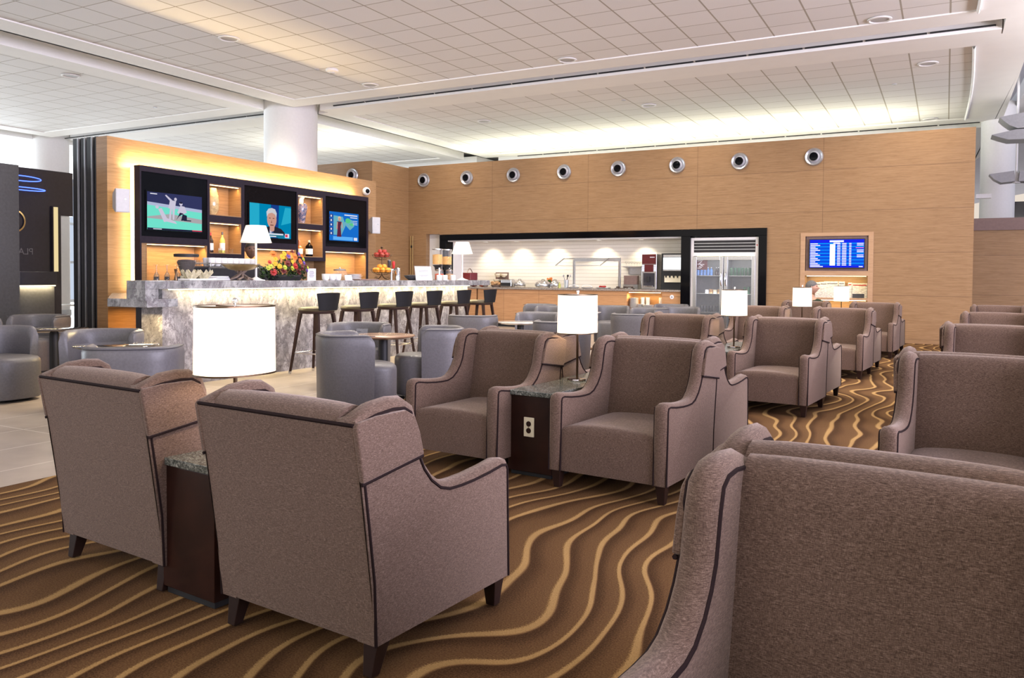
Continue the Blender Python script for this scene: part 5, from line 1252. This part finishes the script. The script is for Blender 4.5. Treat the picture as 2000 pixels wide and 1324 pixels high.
# ------------------------------------------------------------------ drinks fridge
fr = thing('display_fridge', 'tall two-door steel and glass drinks fridge in the black surround', 'fridge', (-4.055, 16.74, 0))
m = MB().box(-.70, .70, .60, .64, 0, 2.04).box(-.70, -.66, 0, .60, 0, 2.04).box(.66, .70, 0, .6, 0, 2.04).box(-.66, .66, 0, .60, 1.70, 1.73).box(-.66, .66, 0, .6, 0, .12).box(-.66, .66, .05, .6, 1.73, 2.04).box(-.02, .02, .30, .6, .12, 1.7)
MT['fridge_in'] = P('fridge_liner', (.22, .22, .23), .4, .3); m.build('body', 'fridge_in', fr, smooth=False)
MB().box(-.70, .70, -.02, .0, 1.99, 2.04).box(-.70, -.635, -.02, 0, .05, 1.99).box(.635, .70, -.02, 0, .05, 1.99).box(-.635, .635, -.02, 0, 1.66, 1.73).build('front_frame', 'white', fr, bev=.003)
m = MB()
for k in range(4): m.box(-.63, .63, -.016, .02, 1.74+.064*k, 1.785+.064*k)
m.build('vent_grille', 'blackm', fr, smooth=False); m = MB()
for k in range(4): m.box(-.63, .63, -.022, -.01, 1.785+.064*k, 1.80+.064*k)
m.build('vent_louvre', 'alu', fr, smooth=False)
for s, a, b in ((-1, -.635, -.01), (1, .01, .635)):
    d = MB().box(a, a+.07, -.05, -.02, .12, 1.65).box(b-.07, b, -.05, -.02, .12, 1.65).box(a+.07, b-.07, -.05, -.02, 1.57, 1.65).box(a+.07, b-.07, -.05, -.02, .12, .2).build('door', 'steel', fr, bev=.004)
    MB().box(a+.07, b-.07, -.038, -.034, .2, 1.57).build('glass_panel', 'cglass', d, smooth=False)
    hx = -.045 if s < 0 else .045
    MB().tube([(hx, -.05, 1.32), (hx, -.085, 1.28), (hx, -.085, 1.08), (hx, -.05, 1.04)], .012, 8).build('handle', 'chrome', d)
for z in (1.24, .86, .47): MB().box(-.65, -.03, .05, .58, z, z+.012).box(.03, .65, .05, .58, z, z+.012).build('shelf', 'steel', fr, smooth=False)
MB().box(-.6, .6, .1, .14, 1.66, 1.69).build('light_tube', 'ledw', fr, smooth=False)
area((0, .12, 1.64), 1.2, .05, 6, (.85, .93, 1), (0, 0, 0), fr)
area((0, .06, .9), 1.2, .05, 2, (.85, .93, 1), (0, 0, 0), fr)
MB().box(.655, .675, -.024, -.02, 1.86, 1.89).build('power_light', 'red', fr, smooth=False)
MT['can_g'] = P('green_can', (.03, .10, .05), .3, .3); MT['can_s'] = P('silver_red_can', (.55, .50, .50), .3, .5, var=.3, vs=40); MT['water'] = P('blue_water_bottle', (.10, .25, .60), .1, coat=.5)
FXC, FYC = -4.055, 16.74
cans = {}
def small(kind, x, y, z, label, group, mat, r, h, cat):
    key = kind+label
    if key not in cans:
        t = thing(kind, label, cat, (x, y, z), 0, group)
        if kind == 'drinks_can': MB().lathe([(r*.85, 0), (r, .006), (r, h*.93), (r*.85, h)], seg=16).build('body', mat, t)
        else:
            MB().lathe([(r*.95, 0), (r, .01), (r, h*.62), (r*.35, h*.82), (r*.35, h*.93)], seg=14).build('body', mat, t); MB().cyl((0, 0, h*.93), r*.42, h*.07, 10).build('cap', 'paper', t)
        cans[key] = t
    else: dup(cans[key], (x, y, z), 0, label)
for k in range(6): small('drinks_can', FXC+.12+.075*k, FYC+.14, 1.2525, 'green drinks can on the upper right shelf of the fridge', 'green cans in the fridge', 'can_g', .032, .16, 'can')
for k in range(3): small('drinks_can', FXC+.44+.0+.072*(k), FYC+.24, 1.2525, 'silver and red drinks can on the upper right shelf of the fridge', 'silver cans in the fridge', 'can_s', .032, .16, 'can')
for k in range(5): small('drinks_bottle', FXC-.58+.07*k, FYC+.14, 1.2525, 'blue water bottle on the upper left shelf of the fridge', 'water bottles in the fridge', 'water', .03, .17, 'bottle')
for k in range(4): small('drinks_bottle', FXC-.20+.045*k*1.0-.02, FYC+.24, 1.2525, 'small dark bottle on the upper left shelf of the fridge', 'dark bottles in the fridge', 'wine', .02, .17, 'bottle')
for k in range(6): small('drinks_can', FXC-.50+.09*k*.75, FYC+.14, .4825, 'dark blue and white can on the bottom shelf of the fridge', 'dark cans in the fridge', 'navy', .03, .13, 'can')
for k in range(3): small('drinks_can', FXC+.40+.08*k, FYC+.14, .8725, 'green drinks can on the middle shelf of the fridge', 'green cans on the middle shelf', 'can_g', .03, .15, 'can')
for k in range(4):
    t = thing('food_packet', 'small brown and white packet on the middle left shelf of the fridge', 'packet', (FXC-.38+.085*k, FYC+.14, .8725), 0, 'packets in the fridge'); MB().box(-.035, .035, -.03, .03, 0, .08+.01*(k % 2)).build('packet', ('paper', 'bread', 'cream', 'bread')[k], t, bev=.004)
t = thing('red_advert', 'maroon poster with white scribbles inside the fridge, top left', 'poster', (FXC-.50, FYC+.045, 1.37)); MB().box(-.10, .14, 0, .006, 0, .22).build('sheet', 'maroon', t, smooth=False)
m = MB()
for k in range(7): m.box(-.07+.03*(k % 3), .0+.025*(k % 4), -.002, 0, .03+.026*k, .042+.026*k, Matrix.Rotation(.4*math.sin(k), 3, 'Y'))
m.build('lettering', 'paper', t, smooth=False)
t = thing('door_pull', 'long brass pull bars on the wood door in the corner', 'handle', (-11.90, 16.66, 1.1)); 
for x in (-.03, .03): MB().tube([(x, 0, 0), (x, 0, 1.1)], .012, 8).build('bar', 'gold', t)
MB().box(-.035, .035, -.01, .02, .8, .86).build('clamp', 'blackm', t, smooth=False)
MT['brass'] = P('brass', (.55, .40, .15), .25, 1)
# ------------------------------------------------------------------ flight display niche
t = thing('niche_frame', 'pale wood frame around the flight display and newspaper niches', 'frame', (-1.885, 16.7, 0))
m = MB().box(-.66, .66, -.015, -.001, 2.03, 2.10).box(-.66, -.57, -.015, 0, .60, 2.03).box(.57, .66, -.015, -.001, .6, 2.03).box(-.57, .57, -.015, .3, 1.26, 1.355).box(-.57, .57, -.015, 0, .60, .625).box(-.57, .57, -.015, .26, .79, .83)
MT['lwood'] = wood('pale_frame_veneer', (.34, .20, .11), (.44, .28, .16)); m.build('frame', 'lwood', t, bev=.002, smooth=False)
MB().box(-.6, -.57, 0, .3, .6, 2.06).box(.57, .6, 0, .3, .6, 2.06).box(-.57, .57, .27, .3, .6, 2.06).box(-.57, .57, 0, .27, 2.03, 2.06).box(-.57, .57, .0, .27, .60, .62).build('lining', 'wood', t, smooth=False)
MB().box(-.56, .56, .02, .03, 1.355, 2.03).build('back_panel', 'mdf', t, smooth=False)
MB().box(-.54, .54, .03, .05, 1.248, 1.258).build('light_strip', 'ledw', t, smooth=False); area((0, .10, 1.24), 1.05, .05, 4.5, (1, .78, .36), (.25, 0, 0), t)
MB().box(-.54, .54, .03, .05, .778, .788).build('light_strip', 'ledw', t, smooth=False); area((0, .10, .77), 1.05, .05, 5, (1, .78, .36), (.25, 0, 0), t)
t = thing('flight_display', 'blue flight information screen on the long wood wall', 'screen', (-1.875, 16.69, 1.69))
MB().box(-.505, .505, -.03, .025, -.285, .285).build('bezel', 'blackm', t, bev=.003)
def pany(t, nm, mat, polys, y):
    m = MB()
    for pl in polys: m.poly([(a, y, b) for a, b in pl])
    return m.build(nm, mat, t, smooth=False)
w, h = .49, .27
s = pany(t, 'screen', EM('fids_blue', (.01, .02, .75), 1.2), [rc(-w, w, -h, h)], -.0305)
rows = [.75-.118*k for k in range(14)]
pany(s, 'row_band', EM('fids_cyan', (.0, .42, .85), 1.2), [rc(-w, w, (z-.055)*h, (z)*h) for z in rows[::2]], -.031)
pany(s, 'row_band', EM('fids_blue2', (.0, .14, .60), 1.2), [rc(-w, w, (z-.055)*h, (z)*h) for z in rows[1::2]], -.031)
pl = [rc(-.26*w, .26*w, .82*h, .94*h), rc(-.12*w, .12*w, .70*h, .78*h)]
for k, z in enumerate(rows):
    ln = .28+.10*math.sin(k*2.1); a, b = (z-.07)*h, (z-.01)*h
    pl += [rc(-.98*w, (-.98+ln)*w, a, b), rc(.02*w, .14*w, a, b), rc(.20*w, .36*w, a, b), rc(.46*w, .54*w, a, b)]
    if k in (0, 1, 4, 5, 7, 8): pl.append(rc(.74*w, .98*w, a, b))
pl += [rc(-.98*w, -.5*w, -.96*h, -.90*h), rc(.82*w, .96*w, -.96*h, -.90*h)]
pany(s, 'heading_line', EM('fids_white', (.9, .92, 1), 1.3), pl[:1], -.0315); pany(s, 'heading_line', EM('fids_white', (.9, .92, 1), 1.3), pl[1:2], -.0315)
for a_, b_ in ((-.99, -.55), (.0, .16), (.18, .38), (.44, .56), (.72, 1.0)): pany(s, 'listing_column', EM('fids_white', (.9, .92, 1), 1.3), [q for q in pl[2:-2] if a_*w <= q[0][0] < b_*w], -.0315)
pany(s, 'footer_line', EM('fids_white', (.9, .92, 1), 1.3), pl[-2:-1], -.0315); pany(s, 'footer_line', EM('fids_white', (.9, .92, 1), 1.3), pl[-1:], -.0315)
pany(s, 'gate_column', EM('fids_white', (.9, .92, 1), 1.3), [rc(-.25*w, -.05*w, -.86*h, .68*h)], -.0313)
pany(s, 'status_line', EM('fids_pink', (.95, .15, .6), 1.2), [rc(.70*w, .98*w, .38*h, .43*h)], -.0317)
for i, (x0, x1, hh, w_) in enumerate(((-.40, -.30, .30, 'leftmost folded one'), (-.33, -.18, .31, 'second from the left'), (-.24, .02, .32, 'third, with a dark headline'), (.03, .14, .32, 'behind the farthest lamp'), (.20, .27, .30, 'narrow one'), (.275, .545, .29, 'rightmost, with a red masthead'))):
    t = thing('newspaper', 'newspaper in the lit niche, '+w_, 'newspaper', (-1.885, 16.86+.012*i, .831), 0, 'newspapers in the lit niche')
    MB().box(x0, x1, 0, .008, 0, hh, Matrix.Rotation(-.10, 3, 'X'), (0, 0, 0)).build('pages', 'news', t, smooth=False)
    MB().box(x0+.01, x1-.01, -.003, -.001, hh*.83, hh*.90, Matrix.Rotation(-.10, 3, 'X'), (0, 0, 0)).build('masthead', 'f_red' if i > 3 else 'ink', t, smooth=False)
    if i in (3, 5): MB().box(x0+.01, x1-.05, -.003, -.001, .0, hh*.28, Matrix.Rotation(-.10, 3, 'X'), (0, 0, 0)).build('photo', 'navy', t, smooth=False)

# ------------------------------------------------------------------ hanging lights at the far right
def hang(loc, label, full=.84):
    t = thing('wing_luminaire', label, 'luminaire', loc)
    MB().cyl((0, 0, .0), .022, full, 14).build('pole', 'white', t)
    MB().lathe([(.075, -.19), (.08, 0), (.02, .01)], seg=24).build('hub', 'white', t)
    MT.setdefault('reflector', P('grey_reflector', (.26, .26, .27), .45))
    for s in (-1, 1):
        MB().prism([(s*.50, 0), (s*.05, .05), (s*.03, -.17), (s*.28, -.19), (s*.41, -.11)], 1, -.2, .2).build('reflector', 'reflector', t)
    return t
hang((1.26, 20, 3.44), 'white wing-shaped luminaire on a pole at the right edge')
t = thing('wing_reflector', 'large grey double-wing reflector high at the right edge', 'luminaire', (1.26, 19.6, 4.28))
for pl_ in ([(-.36, .26), (.44, .38), (.44, .02), (-.04, .01), (-.18, .08), (-.28, .17)], [(-.49, -.09), (-.06, -.01), (.6, -.01), (.6, -.23), (-.2, -.21), (-.36, -.15)]):
    MB().prism(pl_, 1, -.3, .3).build('reflector', 'reflector', t)
MB().cyl((0, .4, .39), .024, 1.2, 14).cyl((0, .4, -.2), .024, .6, 14).build('pole', 'white', t)
for yy, w_ in ((3, 'nearest'), (8, 'second'), (13, 'third'), (18, 'farthest')): hang((3.2, yy, 3.42), 'added wing luminaire out of view right of the seating, %s one' % w_, 2.9)  # luminaires added out of view to carry the ceiling fill light
t = thing('wall_bracket_light', 'small white bracket light by the column at the right edge', 'light', (.66, 20.6, 3.0)); MB().box(-.12, .18, -.05, .05, 0, .10).build('housing', 'white', t, bev=.01)
t = MB().box(1.35, 4, 23.5, 23.6, 2.0, 3.15); struct('window_2', t, 'dglass', smooth=False)

# ------------------------------------------------------------------ people
def person(loc, rz, label, skin, hair, top, seated=False, arm=None, turn=0):
    t = thing('person', label, 'person', loc, rz)
    def skinned(nm, joints, edges, mat, parent, sub=2):
        me = bpy.data.meshes.new(nm); me.from_pydata([j[0] for j in joints], edges, []); o = bpy.data.objects.new(nm, me); COL.objects.link(o); o.parent = parent
        md = o.modifiers.new('skin', 'SKIN'); md.use_smooth_shade = True
        lay = me.skin_vertices[0].data if me.skin_vertices else None
        if lay is None:
            bm = bmesh.new(); bm.from_mesh(me); bm.verts.layers.skin.verify(); bm.to_mesh(me); bm.free(); lay = me.skin_vertices[0].data
        for i, j in enumerate(joints): lay[i].radius = (j[1], j[2] if len(j) > 2 else j[1])
        lay[0].use_root = True
        s = o.modifiers.new('sub', 'SUBSURF'); s.levels = sub; s.render_levels = sub; me.materials.append(MT[mat]); return o
    hz = .78 if not seated else 0.37   # hip height
    B = hz
    J = [((0, 0, B), .15, .12), ((0, 0, B+.18), .14, .10), ((0, .01, B+.36), .17, .11), ((0, .0, B+.50), .10, .08), ((0, .01, B+.58), .055, .055), ((0, .015, B+.64), .06, .06)]
    E_ = [(0, 1), (1, 2), (2, 3), (3, 4), (4, 5)]
    aj = arm or [[(.19, 0, B+.46), (.24, .04, B+.20), (.18, .25, B+.12), (.14, .33, B+.13)], [(-.19, 0, B+.46), (-.24, .04, B+.20), (-.18, .25, B+.12), (-.14, .33, B+.13)]]
    for A_ in aj:
        k = len(J)
        for p, r in zip(A_, (.06, .045, .035, .028)): J.append((p, r))
        E_ += [(3, k), (k, k+1), (k+1, k+2), (k+2, k+3)]
    for s in (-1, 1):
        k = len(J)
        if seated: L = [(s*.10, .08, B), (s*.12, .46, B+.03), (s*.12, .48, .08), (s*.12, .58, .04)]
        else: L = [(s*.09, 0, B-.08), (s*.10, .02, B-.40), (s*.10, -.01, .09), (s*.10, .12, .04)]
        for p, r in zip(L, (.085, .065, .045, .04)): J.append((p, r))
        E_ += [(0, k), (k, k+1), (k+1, k+2), (k+2, k+3)]
    skinned('body', J, E_, skin, t)
    # head: shaped ovoid with nose, mouth, eyes and ears
    hc = Vector((0, .03, B+.76))
    def hd(u, v):
        a = 2*PI*u; ph = PI*v; x = .078*math.sin(ph)*math.cos(a); y = .098*math.sin(ph)*math.sin(a); z = -.118*math.cos(ph)
        if z < 0: x *= 1+z*1.9; y = y*(1+z*.8)+(.012 if y > 0 else .0)
        n = math.exp(-((x/.014)**2+((z+.012)/.028)**2)) if y > 0 else 0; y += .026*n
        e = sum(math.exp(-(((x-s*.032)/.016)**2+((z-.022)/.012)**2)) for s in (-1, 1)) if y > 0 else 0; y -= .008*e
        m_ = math.exp(-((x/.028)**2+((z+.055)/.008)**2)) if y > 0 else 0; y += .005*m_
        x, y = x*math.cos(turn)-y*math.sin(turn), x*math.sin(turn)+y*math.cos(turn)
        return (x+hc.x, y+hc.y, z+hc.z)
    def tr(x, y, z): return (hc.x+x*math.cos(turn)-y*math.sin(turn), hc.y+x*math.sin(turn)+y*math.cos(turn), hc.z+z)
    h_ = MB().surf(hd, 40, 30, True).build('head', skin, t)
    for s in (-1, 1):
        MB().ball(tr(s*.079, -.005, 0), .018, .5, 1, 1.5, seg=10, rings=6).build('ear', skin, h_)
        MB().ball(tr(s*.031, .082, .022), .011, seg=10, rings=6).build('eye', 'hairb', h_)
    MB().surf(lambda u, v: (lambda a, ph: tr(.084*math.sin(ph)*math.cos(a), .106*math.sin(ph)*math.sin(a)-.008, .125*math.cos(ph)+.006))(2*PI*u, (.03+.60*v)*PI*(.58+.42*(0.5-0.5*math.sin(2*PI*u)))), 32, 12, True).build('hair', hair, t)
    # clothing shells follow the body
    def infl(idx, d): return [(J[i][0], J[i][1]+d, (J[i][2] if len(J[i]) > 2 else J[i][1])+d) for i in idx]
    ids = [0, 1, 2, 3]+list(range(6, 14)); mp = {a: b for b, a in enumerate(ids)}
    jj = infl(ids, .016)
    jj = [((q[0][0], q[0][1], q[0][2]), q[1], q[2]) for q in jj]
    ee = [(mp[a], mp[b]) for a, b in E_ if a in mp and b in mp and not (a in (8, 12) and b in (9, 13))]
    keep = sorted({i for e in ee for i in e}); m2 = {a: b for b, a in enumerate(keep)}
    skinned('shirt', [jj[i] for i in keep], [(m2[a], m2[b]) for a, b in ee], top, t)
    ids = [0]+list(range(14, 22)); ids = [i for i in ids if i not in (17, 21)]; mp = {a: b for b, a in enumerate(ids)}
    skinned('trousers', infl(ids, .014), [(mp[a], mp[b]) for a, b in E_ if a in mp and b in mp], 'trouser', t)
    for A_ in aj:
        # hand: palm and five fingers
        w = Vector(A_[3]); f = (Vector(A_[3])-Vector(A_[2])).normalized(); sd = f.cross(Vector((0, 0, 1))).normalized()
        jt = [(tuple(w), .024, .016), (tuple(w+f*.05), .032, .014)]; ed = [(0, 1)]
        for k in range(4):
            b = w+f*.085+sd*(.028-.018*k); c = b+f*(.03+.006*(k in (1, 2)))-Vector((0, 0, .008)); d = c+f*.025-Vector((0, 0, .016)); i0 = len(jt); jt += [(tuple(b), .010), (tuple(c), .009), (tuple(d), .008)]; ed += [(1, i0), (i0, i0+1), (i0+1, i0+2)]
        b = w+f*.03+sd*.035; c = b+f*.03+sd*.018; i0 = len(jt); jt += [(tuple(b), .011), (tuple(c), .009)]; ed += [(0, i0), (i0, i0+1)]
        skinned('hand', jt, ed, skin, t, 1)
    return t
B0 = .78
person((-8.62, 8.20, 0), math.radians(235), 'person behind the bar in dark clothes, partly hidden by the white lamp', 'skind', 'hairb', 'shirtb',
       arm=[[(.19, 0, B0+.46), (.30, .10, B0+.30), (.26, .32, B0+.34), (.22, .40, B0+.38)], [(-.19, 0, B0+.46), (-.24, .04, B0+.20), (-.18, .25, B0+.16), (-.14, .33, B0+.17)]])
pp_ = person((-2.03, 14.56, .0), math.radians(-6), 'person with grey hair and dark green jumper seated by the newspapers', 'skin', 'hairg', 'shirtg', seated=True, turn=math.radians(-75)); pp_.scale = (.95, .95, .93)
# ------------------------------------------------------------------ world, daylight, exposure
w = bpy.data.worlds.new('world'); SC.world = w; w.use_nodes = True
nt = w.node_tree; nt.nodes.clear()
o = nt.nodes.new('ShaderNodeOutputWorld'); b = nt.nodes.new('ShaderNodeBackground'); b.inputs[1].default_value = .85
tc = nt.nodes.new('ShaderNodeTexCoord'); sp = nt.nodes.new('ShaderNodeSeparateXYZ'); nt.links.new(tc.outputs['Generated'], sp.inputs[0])
side = M_(nt, 'ABSOLUTE', sp.outputs[0])
nt.links.new(ramp(nt, side, [(.25, (1.0, .88, .76)), (.75, (.72, .82, 1.0))]), b.inputs[0])
nt.links.new(b.outputs[0], o.inputs[0])
# fill lights added as daylight from outside the view, mullions added behind them
area((9.5, 3.5, 2.6), 4.6, 14, 3900, (.86, .80, 1), (0, PI/2, 0), name='daylight_fill')
area((-32, 10, 2.6), 4.6, 34, 6500, (.82, .92, 1), (0, -PI/2, 0), name='daylight_fill')
m = MB()
for i in range(14): m.box(-32.2, -32.1, -8+i*2.7, -7.9+i*2.7, 0, 5)
for z in (0, 1.6, 3.2, 4.85): m.box(-32.2, -32.1, -8, 28, z, z+.10)
struct('fill_mullions_left', m, 'alu', smooth=False)  # mullions added to dress the fill light on the left
area((-4, -3.6, 3.0), 16, 3.2, 260, (1, .93, .86), (PI/2, 0, 0), name='daylight_fill')  # fill light added behind the camera
for yy, pw in ((3, 260), (8, 260), (13, 180), (18, 120)):
    area((3.2, yy, 3.7), 1.2, 3.0, pw, (1, .96, .93), (PI, 0, 0), name='wing_fill_light')  # upward fill added to brighten the ceiling
m = MB()
for i in range(9): m.box(9.6, 9.7, -4+i*1.9, -3.92+i*1.9, 0, 5)
for z in (0, 1.6, 3.2, 4.85): m.box(9.6, 9.7, -4, 11.3, z, z+.10)
struct('fill_mullions_right', m, 'alu', smooth=False)  # unseen mullions added for the right-hand fill light
m = MB()
for i in range(9): m.box(-12+i*2, -11.92+i*2, -3.9, -3.8, 0, 5)
for z in (0, 1.2, 4.7): m.box(-12, 4.1, -3.9, -3.8, z, z+.10)
struct('fill_mullions_rear', m, 'alu', smooth=False)  # unseen mullions added for the fill light behind the camera
SC.view_settings.view_transform = 'Standard'; SC.view_settings.look = 'None'; SC.view_settings.exposure = -.05; SC.view_settings.gamma = 1; SC.view_settings.use_curve_mapping = False
SC.cycles.use_denoising = True
SC.cycles.max_bounces = 6; SC.cycles.diffuse_bounces = 4; SC.cycles.glossy_bounces = 3; SC.cycles.transmission_bounces = 6; SC.cycles.transparent_max_bounces = 8
SC.cycles.sample_clamp_indirect = 4
